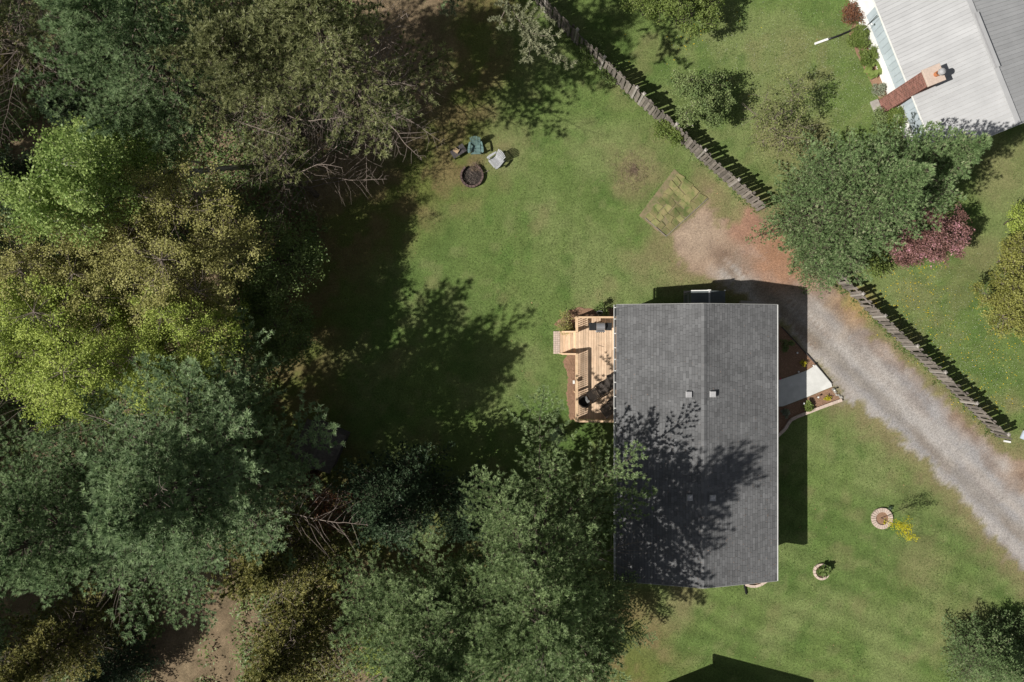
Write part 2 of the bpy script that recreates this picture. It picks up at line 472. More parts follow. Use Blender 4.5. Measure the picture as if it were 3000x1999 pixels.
    yard = mix(yard, C(.42, .33, .25), pale * .6)
    rx, ry = W2(2640, 890)
    base = mix(base, yard, inside)
    leaf = (1 - sstep(.2, .9, np.hypot(x - W2(2500, 905)[0], y - W2(2500, 905)[1]) * .5 + (n2 - .5)))
    base = mix(base, C(.46, .27, .09), leaf * .3)
    grass = grass * (1 - inside) * (1 - .5 * verge)
    base = base * (.82 + .36 * n4[..., None])
    return base, grass, inside

# ground material: colour comes from the surveyed surface, fine relief from noise
def ground_material():
    m = bpy.data.materials.new("ground_surface"); m.use_nodes = True
    n = m.node_tree; L = n.links
    b = n.nodes["Principled BSDF"]; b.inputs["Roughness"].default_value = .95
    b.inputs["Specular IOR Level"].default_value = .15
    a = n.nodes.new("ShaderNodeAttribute"); a.attribute_name = "soil_colour"
    g = n.nodes.new("ShaderNodeAttribute"); g.attribute_name = "grassiness"
    tc = n.nodes.new("ShaderNodeTexCoord")
    n1 = n.nodes.new("ShaderNodeTexNoise"); n1.inputs["Scale"].default_value = 9; n1.inputs["Detail"].default_value = 6; n1.inputs["Roughness"].default_value = .75
    n2 = n.nodes.new("ShaderNodeTexNoise"); n2.inputs["Scale"].default_value = 26; n2.inputs["Detail"].default_value = 3; n2.inputs["Roughness"].default_value = .7
    vo = n.nodes.new("ShaderNodeTexVoronoi"); vo.inputs["Scale"].default_value = 16
    for t in (n1, n2, vo): L.new(tc.outputs["Object"], t.inputs["Vector"])
    r1 = n.nodes.new("ShaderNodeMapRange"); r1.inputs[1].default_value = .3; r1.inputs[2].default_value = .7; r1.inputs[3].default_value = .68; r1.inputs[4].default_value = 1.34
    L.new(n1.outputs[0], r1.inputs[0])
    r2 = n.nodes.new("ShaderNodeMapRange"); r2.inputs[1].default_value = .3; r2.inputs[2].default_value = .7; r2.inputs[3].default_value = .6; r2.inputs[4].default_value = 1.45
    L.new(n2.outputs[0], r2.inputs[0])
    r3 = n.nodes.new("ShaderNodeMapRange"); r3.inputs[3].default_value = 1.0; r3.inputs[4].default_value = .84
    vr = n.nodes.new("ShaderNodeRGBToBW"); L.new(vo.outputs["Color"], vr.inputs[0]); L.new(vr.outputs[0], r3.inputs[0])
    mxf = n.nodes.new("ShaderNodeMix"); mxf.data_type = 'FLOAT'; L.new(g.outputs["Fac"], mxf.inputs[0]); L.new(r3.outputs[0], mxf.inputs[2]); mxf.inputs[3].default_value = 1.0
    m1 = n.nodes.new("ShaderNodeMath"); m1.operation = 'MULTIPLY'; L.new(r1.outputs[0], m1.inputs[0]); L.new(r2.outputs[0], m1.inputs[1])
    m2 = n.nodes.new("ShaderNodeMath"); m2.operation = 'MULTIPLY'; L.new(m1.outputs[0], m2.inputs[0]); L.new(mxf.outputs[0], m2.inputs[1])
    sc = n.nodes.new("ShaderNodeVectorMath"); sc.operation = 'SCALE'; L.new(a.outputs["Color"], sc.inputs[0]); L.new(m2.outputs[0], sc.inputs["Scale"])
    L.new(sc.outputs[0], b.inputs["Base Color"])
    bp = n.nodes.new("ShaderNodeBump"); bp.inputs["Distance"].default_value = .04
    bs = n.nodes.new("ShaderNodeMapRange"); bs.inputs[3].default_value = .35; bs.inputs[4].default_value = .8
    L.new(g.outputs["Fac"], bs.inputs[0]); L.new(bs.outputs[0], bp.inputs["Strength"])
    ad = n.nodes.new("ShaderNodeMath"); L.new(n1.outputs[0], ad.inputs[0]); L.new(n2.outputs[0], ad.inputs[1])
    L.new(ad.outputs[0], bp.inputs["Height"]); L.new(bp.outputs[0], b.inputs["Normal"])
    return m
M['ground'] = ground_material()

def build_ground():
    s = .2
    xs = np.arange(-38, 38 + s, s); ys = np.arange(-27, 27 + s, s)
    X, Y = np.meshgrid(xs, ys, indexing='ij')
    colr, grass, inside = ground_colors(X, Y)
    Z = (fbm(X, Y, 2.5, 5) - .5) * .04 + (fbm(X, Y, .5, 9, 2) - .5) * .02 * (1 - inside * .6)
    nx, ny = X.shape
    V = np.stack([X, Y, Z], -1).reshape(-1, 3)
    idx = np.arange(nx * ny).reshape(nx, ny)
    Q = np.stack([idx[:-1, :-1], idx[1:, :-1], idx[1:, 1:], idx[:-1, 1:]], -1).reshape(-1, 4)
    fi = inside.reshape(-1)[Q].mean(1)
    C = np.concatenate([colr, np.ones(X.shape + (1,))], -1).reshape(-1, 4)
    G = grass.reshape(-1)
    for nm, sel in (("lawn", fi <= .5), ("driveway", fi > .5)):
        q = Q[sel]
        u, inv = np.unique(q, return_inverse=True)
        me = np_mesh(nm, V[u], inv.reshape(-1, 4), M['ground'], attrs={"grassiness": G[u]}, colattr={"soil_colour": C[u]}, smooth=True)
        tag(link(nm, me), kind='structure')
    # land beyond, a ring that meets the detailed sheet 4 cm lower
    big = 600.0
    ring = MB()
    ring.raw([(-big, -big, -.12), (big, -big, -.12), (big, big, -.12), (-big, big, -.12)], [(0, 1, 2, 3)])
    me = ring.mesh("ground", M['field'])
    tag(link("ground", me), kind='structure')

M['field'] = material("far_grass", (.10, .15, .045), (.08, .12, .035), .95, .6, 6, bump=.5, bscale=12)
build_ground()

# ------------------------------------------------------------------ loose ground cover (stuff)
def quads_or_tris(P, A, B):
    """triangles p-a, p+a, p+b"""
    n = len(P)
    V = np.empty((n, 3, 3)); V[:, 0] = P - A; V[:, 1] = P + A; V[:, 2] = P + B
    return V.reshape(-1, 3), np.arange(3 * n).reshape(n, 3)

def rand_unit(n, g=rng):
    v = g.normal(size=(n, 3)); return v / np.linalg.norm(v, axis=1)[:, None]

LM['grass'] = leaf_material("grass_blades", (.055, .115, .022), (.20, .265, .085), (.36, .33, .18), trans=.3, spec=.3)
def build_grass(n=260000):
    x = rng.uniform(-13, 30, n * 2); y = rng.uniform(-20, 20, n * 2)
    c, g, ins = ground_colors(x, y)
    houses = (x > 5.6) & (x < 13.6) & (y > -12.3) & (y < 1.7)
    keep = (rng.random(n * 2) < g) & ~houses & (x > -11)
    x, y, g = x[keep][:n], y[keep][:n], g[keep][:n]
    k = len(x)
    P = np.stack([x, y, np.full(k, .0)], -1)
    th = rng.uniform(0, 2 * np.pi, k); w = rng.uniform(.006, .016, k)
    A = np.stack([np.cos(th) * w, np.sin(th) * w, np.zeros(k)], -1)
    h = rng.uniform(.03, .075, k)
    B = np.stack([rng.normal(0, .035, k), rng.normal(0, .035, k), h], -1)
    V, Fc = quads_or_tris(P, A, B)
    t = np.repeat(np.clip(rng.beta(2, 2.4, k) + (1 - g) * .25, 0, 1), 3)
    tag(link("grass", np_mesh("grass", V, Fc, LM['grass'], attrs={"tint": t})), "short mown grass blades covering the lawn", "grass", kind='stuff')
build_grass()

def flecks(name, label, cat, mat, centres, n, size, z=.05):
    P = []
    per = n // len(centres)
    for (px, py, r, wgt) in centres:
        cx, cy = W2(px, py)
        m = int(per * wgt)
        P.append(np.stack([rng.normal(cx, r, m), rng.normal(cy, r, m), rng.uniform(.02, z, m)], -1))
    P = np.concatenate(P)
    c, g, ins = ground_colors(P[:, 0], P[:, 1])
    P = P[g > .45]
    k = len(P)
    th = rng.uniform(0, 6.28, k); s = rng.uniform(.6, 1.2, k) * size
    V = np.empty((k, 6, 3))
    for j in range(6):
        V[:, j] = P + np.stack([np.cos(th + j * 1.047) * s, np.sin(th + j * 1.047) * s, np.zeros(k)], -1)
    tag(link(name, np_mesh(name, V.reshape(-1, 3), np.arange(6 * k).reshape(k, 6), mat)), label, cat, kind='stuff')
M['yellow'] = material("dandelion_yellow", (.72, .55, .03), (.6, .42, .02), .7)
M['white_fl'] = material("clover_white", (.62, .64, .52), (.5, .52, .4), .7)
flecks("dandelion_flowers", "yellow dandelion heads dotted over the lawn beyond the fence", "flowers", M['yellow'],
       [(2640, 860, 1.3, 1), (2760, 960, 1.6, 1), (2860, 1090, 1.4, 1), (2900, 1180, 1.2, .7), (2680, 800, .8, .8), (2950, 1000, .9, .7), (2010, 100, .5, .3), (2100, 100, 2.5, .3)], 760, .024)
flecks("clover_flowers", "tiny white clover heads dotted over the neighbouring lawn", "flowers", M['white_fl'],
       [(2740, 900, 1.8, 1.3), (2820, 1020, 1.8, 1.3), (2430, 300, 1.8, 1.3), (2250, 120, 2.6, 1), (2480, 180, 1.6, 1), (2160, 180, 2.0, .8), (2900, 1100, 1.2, .8)], 3000, .012)
def litter(name, label, cat, mat, x, y, zmax, size, flat=.35):
    n = len(x)
    P = np.stack([x, y, rng.uniform(.005, zmax, n)], -1)
    d = rand_unit(n); d[:, 2] *= flat
    s = rng.uniform(.5, 1.4, n)[:, None] * size
    A = np.cross(d, rand_unit(n)) * s * .35; A[:, 2] *= .4
    V, Fc = quads_or_tris(P, A, d * s)
    return tag(link(name, np_mesh(name, V, Fc, mat, attrs={"tint": np.repeat(rng.random(n), 3)})), label, cat, kind='stuff')
nl = 26000
lx = rng.uniform(-30, 0, nl); ly = rng.uniform(-20, 20, nl)
fs = sd_poly(lx, ly, FOREST)
sel = fs < -1.5 + rng.normal(0, 1.0, nl)
litter("leaf_litter", "brown fallen leaves and needles on the ground under the trees", "leaf litter", M['chip'], lx[sel], ly[sel], .04, .05)
nl = 9000
lx = rng.uniform(7, 31, nl); ly = rng.uniform(-17, 10, nl)
fs = sd_poly(lx, ly, DRIVE)
sel = (np.abs(fs - .1) < rng.exponential(.45, nl))
litter("dry_leaves", "dry orange leaves scattered along both verges of the driveway", "leaf litter", M['dryleaf'] if 'dryleaf' in M else M.setdefault('dryleaf', material("dry_orange_leaves", (.40, .235, .13), (.28, .155, .085), .9, 5, tint=.35)), lx[sel], ly[sel], .03, .045)
M['pebble'] = material("gravel_pebbles", (.40, .37, .35), (.26, .24, .225), .9, 7, tint=.6)
nl = 24000
lx = rng.uniform(7, 31, nl); ly = rng.uniform(-17, 8, nl)
sel = sd_poly(lx, ly, DRIVE) < -.25
litter("gravel", "loose grey pebbles lying on the driveway", "gravel", M['pebble'], lx[sel], ly[sel], .012, .028, .2)

# ------------------------------------------------------------------ trees
def tubes(segs, n=4):
    """segs: list of (p0, p1, r0, r1) -> verts, faces"""
    S = np.array([(*a, *b, r0, r1) for a, b, r0, r1 in segs], dtype=np.float64)
    p0, p1 = S[:, 0:3], S[:, 3:6]; r0, r1 = S[:, 6], S[:, 7]
    d = p1 - p0; d /= (np.linalg.norm(d, axis=1)[:, None] + 1e-9)
    up = np.where(np.abs(d[:, 2:3]) < .9, np.array([[0, 0, 1.]]), np.array([[1., 0, 0]]))
    a = np.cross(d, up); a /= np.linalg.norm(a, axis=1)[:, None]
    b = np.cross(d, a)
    k = len(S)
    V = np.empty((k, 2 * n, 3))
    for j in range(n):
        th = 2 * math.pi * j / n
        o = a * math.cos(th) + b * math.sin(th)
        V[:, j] = p0 + o * r0[:, None]; V[:, n + j] = p1 + o * r1[:, None]
    base = (np.arange(k) * 2 * n)[:, None]
    Fc = np.concatenate([base + np.array([[j, (j + 1) % n, n + (j + 1) % n, n + j]]) for j in range(n)])
    return V.reshape(-1, 3), Fc

def tufts(P, D, n, L, w, spread, g, Lj=.3):
    """n needles (thin triangles) fanning out from every point"""
    N = len(P)
    P2 = np.repeat(P, n, 0); D2 = np.repeat(D, n, 0)
    d = D2 + rand_unit(N * n, g) * spread
    d /= np.linalg.norm(d, axis=1)[:, None]
    ln = L * (1 + g.uniform(-Lj, Lj, N * n))[:, None]
    s = np.cross(d, np.array([0, 0, 1.]) + rand_unit(N * n, g) * .55); s /= (np.linalg.norm(s, axis=1)[:, None] + 1e-9)
    V, Fc = quads_or_tris(P2, s * w / 2, d * ln)
    t = np.clip(np.repeat(g.beta(1.4, 1.4, N), n) + g.normal(0, .10, N * n), 0, 1)
    return V, Fc, np.repeat(t, 3)

def make_root(name, loc, rz, label, cat, group, parts):
    root = empty(name, loc, rz, label, cat, group)
    for nm, me in parts:
        o = link(nm, me, root)
        if 'branches' in nm: o["kind"] = "stuff"      # boughs past counting, joined as one part
    return root

def conifer(seed, h, r, cb=.25, shape=.85, whorl=.6, per=5, sub=.34, tuft=.13, needles=12, L=.13, w=.02, spread=.8,
            up0=-2, up1=48, bare=0.0, droop=0.0, mat=None, bark=None, irregular=.3, subang=52, subk=.5, dens=1.0, trunk_r=None, lean=(0, 0), bl=-1):
    g = np.random.default_rng(seed)
    segs = []; TP = []; TD = []; dead = []
    trunk_r = trunk_r or h * .013 + .03
    K = 9
    wob = g.normal(0, h * .006, (K + 1, 2)); wob[0] = 0
    def tp(z):
        t = z / h * K; i = min(int(t), K - 1); f = t - i
        a = wob[i] * (1 - f) + wob[i + 1] * f
        return np.array([a[0] + lean[0] * (z / h) ** 1.3, a[1] + lean[1] * (z / h) ** 1.3, z])
    tr = []
    for i in range(K):
        tr.append((tp(h * i / K), tp(h * (i + 1) / K), trunk_r * (1 - i / K) + .015, trunk_r * (1 - (i + 1) / K) + .015))
    z = cb * h
    side_len = 1 + irregular * g.normal(size=12)     # whole sides of the crown stand out or fall back
    while z < h * .985:
        t = (z - cb * h) / (h - cb * h)
        off = g.uniform(0, 2 * math.pi)
        for k in range(per):
            az = off + 2 * math.pi * k / per + g.normal(0, .28)
            sl = side_len[int(az / (2 * math.pi) * 12) % 12]
            Lb = r * max((1 - t), .03) ** shape * np.clip(g.normal(1, irregular * .5), .5, 1.45) * np.clip(sl, .65, 1.35)
            Lb = max(Lb, .3)
            if t < .12: Lb *= .75 + 2 * t
            el = R(up0 + (up1 - up0) * t + g.normal(0, 5))
            zz = z + g.uniform(-.5, .5) * whorl
            p = tp(min(zz, h)); d = np.array([math.cos(az) * math.cos(el), math.sin(az) * math.cos(el), math.sin(el)])
            isbare = g.random() < bare * (1.25 - t) or (t < bl and g.random() < .85)
            ns = max(3, int(Lb / .45)); step = Lb / ns
            br = .012 + Lb * .010
            path = [p.copy()]; dirs = [d.copy()]
            dd = d.copy()
            for i in range(ns):
                dd = dd + np.array([g.normal(0, .09), g.normal(0, .09), g.normal(0, .04) + .035 - droop * .05])
                dd /= np.linalg.norm(dd)
                p = p + dd * step
                path.append(p.copy()); dirs.append(dd.copy())
            if isbare: br *= .5
            tgt = dead if isbare else segs
            for i in range(ns):
                tgt.append((path[i], path[i + 1], br * (1 - i / ns) + .006, br * (1 - (i + 1) / ns) + .006))
            path = np.array(path); dirs = np.array(dirs)
            s = Lb * (.22 if Lb > 1.5 else .08); sd = 1
            while s < Lb:
                f = s / step; i = min(int(f), ns - 1); fr = f - i
                q = path[i] * (1 - fr) + path[i + 1] * fr; bd = dirs[i + 1]
                ls = min((Lb - s) * subk + .16, 1.9) * g.uniform(.65, 1.2)
                a = R(subang + g.normal(0, 9)) * sd
                hd = np.array([bd[0] * math.cos(a) - bd[1] * math.sin(a), bd[0] * math.sin(a) + bd[1] * math.cos(a), bd[2] * .6 + g.normal(0, .13) - droop * .25])
                hd /= np.linalg.norm(hd)
                e = q + hd * ls
                if isbare:
                    if g.random() < .75:
                        mid = q + hd * ls * .5 + g.normal(0, .06, 3)
                        dead.append((q, mid, .010, .008)); dead.append((mid, e + g.normal(0, .1, 3), .008, .004))
                else:
                    if ls > .5: segs.append((q, e, .007 + ls * .006, .004))
                    m = max(2, int(ls / tuft * dens))
                    u = (np.arange(m) + g.random(m)) / m
                    pts = q + np.outer(u * ls, hd) + g.normal(0, .035, (m, 3))
                    TP.append(pts)
                    TD.append(np.tile(hd * .55 + np.array([0, 0, .7]), (m, 1)) + g.normal(0, .15, (m, 3)))
                s += sub * g.uniform(.7, 1.3) * (.5 if True else 1); sd = -sd
            if not isbare:
                m = max(2, int(Lb * .6 / tuft * dens))
                u = g.uniform(.4, 1, m) * ns; i = np.clip(u.astype(int), 0, ns - 1); fr = (u - i)[:, None]
                TP.append(path[i] * (1 - fr) + path[i + 1] * fr); TD.append(dirs[i + 1] + np.array([0, 0, .4]))
                TP.append(path[-1:]); TD.append(dirs[-1:])
        z += whorl * g.uniform(.75, 1.25) * (1 - .45 * t)
    TP = np.concatenate(TP); TD = np.concatenate(TD)
    V, Fc, t = tufts(TP, TD, needles, L, w, spread, g)
    crown = np_mesh("crown", V, Fc, mat, attrs={"tint": t})
    tv, tf = tubes(tr, 8)
    trunk = np_mesh("trunk", tv, tf, bark or M['bark'], smooth=True)
    parts = [("trunk", trunk), ("crown", crown)]
    if segs:
        bv, bf = tubes(segs, 3)
        parts.append(("branches", np_mesh("branches", bv, bf, bark or M['bark'])))
    if dead:
        bv, bf = tubes(dead, 3)
        parts.append(("dead_branches", np_mesh("dead_branches", bv, bf, M['twig_grey'])))
    return parts

def broadleaf(seed, h, r, cz=.62, rz=.42, groups=14, clumps=16, leaves=34, size=.075, cl_r=.42, mat=None, bark=None, stems=1, fill=.35,
              lean=(0, 0), flat=1.0, trunk_r=None, bare=.0, stem_spread=.3, twigs=3):
    """limbs to groups of clumps, twigs to every clump, kite leaves round every twig"""
    g = np.random.default_rng(seed)
    trunk_r = trunk_r or h * .011 + .02
    C = np.array([lean[0], lean[1], h * cz])
    segs = []; leafP = []
    st = []
    for s in range(stems):
        a = g.uniform(0, 6.28) if stems > 1 else 0
        sp = stem_spread * r * (1 if stems > 1 else 0)
        top = C * np.array([.6, .6, .75]) + np.array([math.cos(a) * sp, math.sin(a) * sp, 0]) + g.normal(0, .05 * r, 3)
        b0 = np.array([math.cos(a) * .12, math.sin(a) * .12, 0]) * (stems > 1)
        mid = b0 * .5 + top * .5 + np.append(g.normal(0, .03 * h, 2), 0)
        rr = trunk_r / math.sqrt(stems)
        segs += [(b0, mid, rr, rr * .8), (mid, top, rr * .8, rr * .55)]
        st.append((top, mid, rr * .55))
    for gi in range(groups):
        u = rand_unit(1, g)[0]; u[2] = abs(u[2]) * 1.0 - .25
        u /= np.linalg.norm(u)
        rad = g.uniform(fill, 1) ** .5 * g.uniform(.8, 1.12)
        G = C + u * np.array([r, r, h * rz]) * rad * .78
        src, smid, sr = st[g.integers(len(st))]
        f = g.uniform(.2, 1)
        q = smid * (1 - f) + src * f
        m1 = q * .5 + G * .5 + g.normal(0, .06 * r, 3) + np.array([0, 0, .05 * h])
        segs += [(q, m1, sr * .6, sr * .42), (m1, G, sr * .42, sr * .22)]
        if g.random() < bare:
            for c in range(clumps):
                e = G + rand_unit(1, g)[0] * r * .38
                segs.append((m1 * .3 + G * .7, e, .012, .004))
            continue
        gr = r * g.uniform(.26, .42)
        for c in range(clumps):
            v = rand_unit(1, g)[0] * np.array([gr, gr, gr * .7 * flat]) * g.uniform(.45, 1.15)
            e = G + v
            m2 = G * .55 + e * .45 + g.normal(0, .05 * gr, 3)
            segs += [(G, m2, sr * .18 + .004, .008), (m2, e, .008, .004)]
            for _ in range(twigs):
                segs.append((m2 * .3 + e * .7, e + g.normal(0, cl_r * .5, 3), .005, .003))
            n = int(leaves * g.uniform(.5, 1.4))
            leafP.append(np.concatenate([e + g.normal(0, cl_r * .5, (n, 3)) * np.array([1, 1, .75]), np.full((n, 1), g.beta(2, 2))], 1))
    LP = np.concatenate(leafP); n = len(LP)
    d = rand_unit(n, g); d[:, 2] = d[:, 2] * .6
    d /= np.linalg.norm(d, axis=1)[:, None]
    s = np.cross(d, np.array([0, 0, 1.]) + rand_unit(n, g) * .9); s /= (np.linalg.norm(s, axis=1)[:, None] + 1e-9)
    ln = size * g.uniform(.7, 1.3, n)[:, None]
    V = np.empty((n, 4, 3)); P = LP[:, :3]
    V[:, 0] = P; V[:, 1] = P + d * ln * .5 + s * ln * .36; V[:, 2] = P + d * ln; V[:, 3] = P + d * ln * .5 - s * ln * .36
    t = np.clip(LP[:, 3] * .6 + g.random(n) * .4, 0, 1)
    crown = np_mesh("crown", V.reshape(-1, 3), np.arange(4 * n).reshape(n, 4), mat, attrs={"tint": np.repeat(t, 4)})
    tv, tf = tubes(segs, 4)
    return [("trunk", np_mesh("trunk", tv, tf, bark or M['bark'])), ("crown", crown)]

def base_for(px, py, z):
    """ground point of an upright trunk whose height z shows at pixel (px, py)"""
    w = W(px, py, z); return (w[0], w[1], 0)

# --- pines: three builds, each placed several times
pineA = conifer(101, 15, 6.3, cb=.22, whorl=.75, per=6, irregular=.42, mat=LM['pine'], needles=19, L=.17, w=.040, spread=.75, sub=.36, tuft=.15, bare=.06, subk=.66, subang=46)
pineB = conifer(202, 16, 6.0, cb=.24, whorl=.75, per=6, irregular=.46, mat=LM['pine'], needles=18, L=.185, w=.040, spread=.85, sub=.36, tuft=.16, bare=.10, subk=.66, subang=46)
pineC = conifer(303, 14, 5.4, cb=.26, whorl=.7, per=6, irregular=.42, mat=LM['pine_olive'], needles=16, L=.18, w=.040, spread=.95, sub=.38, tuft=.18, bare=.16, subk=.6, bl=.45)
PG = "tall white pines round the yard"
def place(parts, name, loc, rz, sc, label, cat, group, lean=None):
    root = make_root(name, loc, rz, label, cat, group, parts)
    root.scale = (sc[0], sc[0], sc[1]) if hasattr(sc, '__len__') else (sc, sc, sc)
    if lean: root.rotation_euler = (lean[0], lean[1], rz)
    return root
def recolour(root, mat):
    for c in root.children:
        if c.name.startswith("crown"): c.material_slots[0].link = 'OBJECT'; c.material_slots[0].material = mat
pg = place(pineA, "pine_tree", (1.1, -11.0, 0), .4, (1.03, 1.0), "broad feathery white pine overhanging the lower left of the dark grey roof", "pine tree", PG)
recolour(pg, LM["pine_green"])
pg = place(pineB, "pine_tree", (-3.6, -14.2, 0), 2.1, (.85, .72), "white pine at the bottom middle, left of the one over the roof", "pine tree", PG)
recolour(pg, LM["pine_green"])
pg = place(pineA, "pine_tree", (3.8, -14.6, 0), 3.3, (.52, .55), "smaller pine at the bottom edge between the big pine and the lawn", "pine tree", PG)
recolour(pg, LM["pine_green"])
place(pineB, "pine_tree", (-14.3, -6.7, 0), .9, (1.12, .93), "large blue green white pine left of the old shed", "pine tree", PG)
place(pineA, "pine_tree", (-18.9, -8.0, 0), 5.0, (.95, 1.0), "blue green pine filling the lower left edge of the photo", "pine tree", PG)
place(pineB, "pine_tree", (-15.8, 12.4, 0), 4.0, (.80, 1.0), "blue green pine in the top left corner above the birch", "pine tree", PG)
place(pineC, "pine_tree", (-11.6, 11.6, 0), 1.0, (.88, .95), "olive needled pine with bare twigs right of the birch trunk", "pine tree", PG)
place(pineC, "pine_tree", (-7.7, 12.5, 0), 2.6, (1.1, 1.06), "shaded olive pine at the top, whose trunk shadow crosses the lawn", "pine tree", PG)
place(pineB, "pine_tree", (-3.4, 20.0, 0), 5.5, (.8, .95), "pine at the top edge with a pale branch reaching over the fence", "pine tree", PG)
def bough(name, tree_loc, paths, mat, seed):
    """one long sunlit limb reaching out of a tree, in world points"""
    g = np.random.default_rng(seed); TP = []; TD = []; segs = []
    for pts in paths:
        P = [np.array(W(*p)) - np.array(tree_loc) for p in pts]
        tot = sum(np.linalg.norm(b - a) for a, b in zip(P[:-1], P[1:])); run_ = 0
        for a, b in zip(P[:-1], P[1:]):
            L = np.linalg.norm(b - a); d = (b - a) / L; r0 = .008 + .022 * (1 - run_ / tot); run_ += L
            segs.append((a, b, r0, .006 + .022 * (1 - run_ / tot)))
            n = int(L / .17)
            for i in range(n):
                q = a + d * L * (i + g.random()) / n; sd = 1 if i % 2 else -1
                an = R(50 + g.normal(0, 10)) * sd; ls = (.35 + .6 * (1 - (run_ - L * .5) / tot)) * g.uniform(.5, 1.1)
                h = np.array([d[0] * math.cos(an) - d[1] * math.sin(an), d[0] * math.sin(an) + d[1] * math.cos(an), g.normal(0, .12)])
                m = max(2, int(ls / .09)); u = (np.arange(m) + g.random(m)) / m
                TP.append(q + np.outer(u * ls, h)); TD.append(np.tile(h * .6 + np.array([0, 0, .7]), (m, 1)))
                segs.append((q, q + h * ls, .008, .003))
            TP.append(P[-1][None]); TD.append(d[None])
    V, Fc, t = tufts(np.concatenate(TP), np.concatenate(TD), 16, .15, .042, .9, g)
    v2, f2 = tubes(segs, 4)
    return np_mesh("bough_needles", V, Fc, mat, attrs={"tint": t}), np_mesh("bough", v2, f2, M['twig_grey'])
tl = (-3.4, 20.0, 0)
nm_, bm_ = bough("bough", tl, [[(1425, -90, 9.2), (1490, 10, 8.8), (1540, 90, 8.4), (1590, 145, 8.0), (1672, 192, 7.6)], [(1490, 10, 8.8), (1470, 50, 8.6), (1462, 78, 8.5)], [(1515, 45, 8.6), (1560, 55, 8.5), (1598, 48, 8.4)],
                               [(1535, 85, 8.4), (1580, 105, 8.3), (1634, 105, 8.2)], [(1545, 100, 8.4), (1556, 140, 8.2), (1545, 176, 8.1)], [(1400, -80, 9), (1330, 0, 8.6), (1312, 40, 8.4)]], LM['pine_pale'], 91)
host = [o for o in bpy.data.objects if o.get("label", "").startswith("pine at the top edge with a pale")][0]
host.rotation_euler.z = 0; host.scale = (1, 1, 1)
for c_ in host.children: c_.scale = (.8, .8, .95); c_.rotation_euler.z = 5.5
bo = link("bough", bm_, host); bo["label"] = "long pale limb reaching over the lawn"; link("bough_needles", nm_, bo)
# a fir thinned to dead lower branches
deadpine = conifer(404, 9.5, 4.3, cb=.2, whorl=.8, per=5, irregular=.4, mat=LM['pine_olive'], needles=12, L=.16, w=.045, spread=.9, sub=.42, tuft=.22, bare=.92, up0=5, up1=40)
place(deadpine, "pine_tree", (-11.0, 8.2, 0), .7, 1.0, "half dead pine of tangled bare grey branches left of the fire pit", "pine tree", PG)
place(pineA, "pine_tree", (-25.5, 3.5, 0), 1.5, (.8, .8), "pine standing at the left edge behind the yellow green trees", "pine tree", PG)
place(pineB, "pine_tree", (-28.0, -11.0, 0), 2.5, (.9, .9), "pine beyond the bottom left corner", "pine tree", PG)
place(pineC, "pine_tree", (-24.5, 14.5, 0), 3.5, (.75, .85), "pine beyond the top left corner", "pine tree", PG)

for x_, y_, r_, k_, lb in ((-36.5, 8.0, 1, .95, "unseen pine added for shade beyond the left edge, level with the birch"), (-37, -8, 2, .95, "unseen pine added for shade beyond the left edge, level with the deck"), (-36, -19, 3, 1.0, "unseen pine added for shade beyond the bottom left corner"),
                         (-32, -16.5, 4, .85, "unseen pine added for shade beyond the left edge above the bottom corner"), (-34, 1.5, 5, .8, "unseen pine added for shade beyond the left edge in the middle"), (-33, 17, 0, .9, "unseen pine added for shade beyond the top left corner")):
    place(pineB, "pine_tree", (x_, y_, 0), r_, (k_, k_), lb, "pine tree", PG)  # out of view, added to throw shade on the woodland floor
# --- spruces by the neighbour's house
spruceA = conifer(505, 11, 4.2, cb=.03, shape=.92, whorl=.34, per=9, irregular=.16, mat=LM['spruce'], needles=12, L=.13, w=.030, spread=.75, sub=.34, tuft=.155, up0=-5, up1=45, droop=.3, subk=.4)
spruceB = conifer(606, 10.5, 3.7, cb=.04, shape=.95, whorl=.36, per=9, irregular=.18, mat=LM['spruce'], needles=12, L=.13, w=.030, spread=.75, sub=.34, tuft=.155, up0=-5, up1=45, droop=.3, subk=.4)
SG = "big spruces beside the neighbour's house"
place(spruceA, "spruce_tree", (16.9, 6.9, 0), 0, (1.0, 1.0), "big dense spruce with a pointed top, nearest the driveway", "spruce tree", SG)
place(spruceB, "spruce_tree", (19.7, 8.4, 0), 1.2, (1.0, .98), "dense spruce against the neighbour's pale grey roof corner", "spruce tree", SG)
place(spruceB, "spruce_tree", (16.9, 4.9, 0), 2.4, (.68, .55), "low spruce skirting the open ground at the fence end", "spruce tree", SG)
# dark firs and cedars below left
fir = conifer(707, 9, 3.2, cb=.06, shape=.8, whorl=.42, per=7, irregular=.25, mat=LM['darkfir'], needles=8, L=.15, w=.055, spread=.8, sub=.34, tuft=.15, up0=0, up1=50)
cedarT = conifer(808, 8.5, 3.1, cb=.06, shape=.7, whorl=.45, per=7, irregular=.3, mat=LM['cedar'], needles=9, L=.13, w=.055, spread=1.0, sub=.34, tuft=.14, up0=10, up1=60, bare=.22)
CG = "shaggy conifers in the shaded lower left woods"
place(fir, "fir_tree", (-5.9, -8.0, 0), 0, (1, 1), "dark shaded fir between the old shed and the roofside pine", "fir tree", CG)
place(cedarT, "cedar_tree", (-11.3, -10.6, 0), .5, (1.25, 1.0), "olive cedar with grey twigs just below the old shed", "cedar tree", CG)
place(cedarT, "cedar_tree", (-11.0, -14.9, 0), 2.5, (1.25, 1.0), "olive cedar at the bottom edge right of the sunlit bare earth", "cedar tree", CG)
place(cedarT, "cedar_tree", (-23.2, -15.6, 0), 4.2, (1.05, .9), "yellow green cedar in the bottom left corner", "cedar tree", CG)
place(fir, "fir_tree", (-21.6, -17.6, 0), 1.4, (.7, .5), "dark fir in shade at the bottom beside the corner cedar", "fir tree", CG)
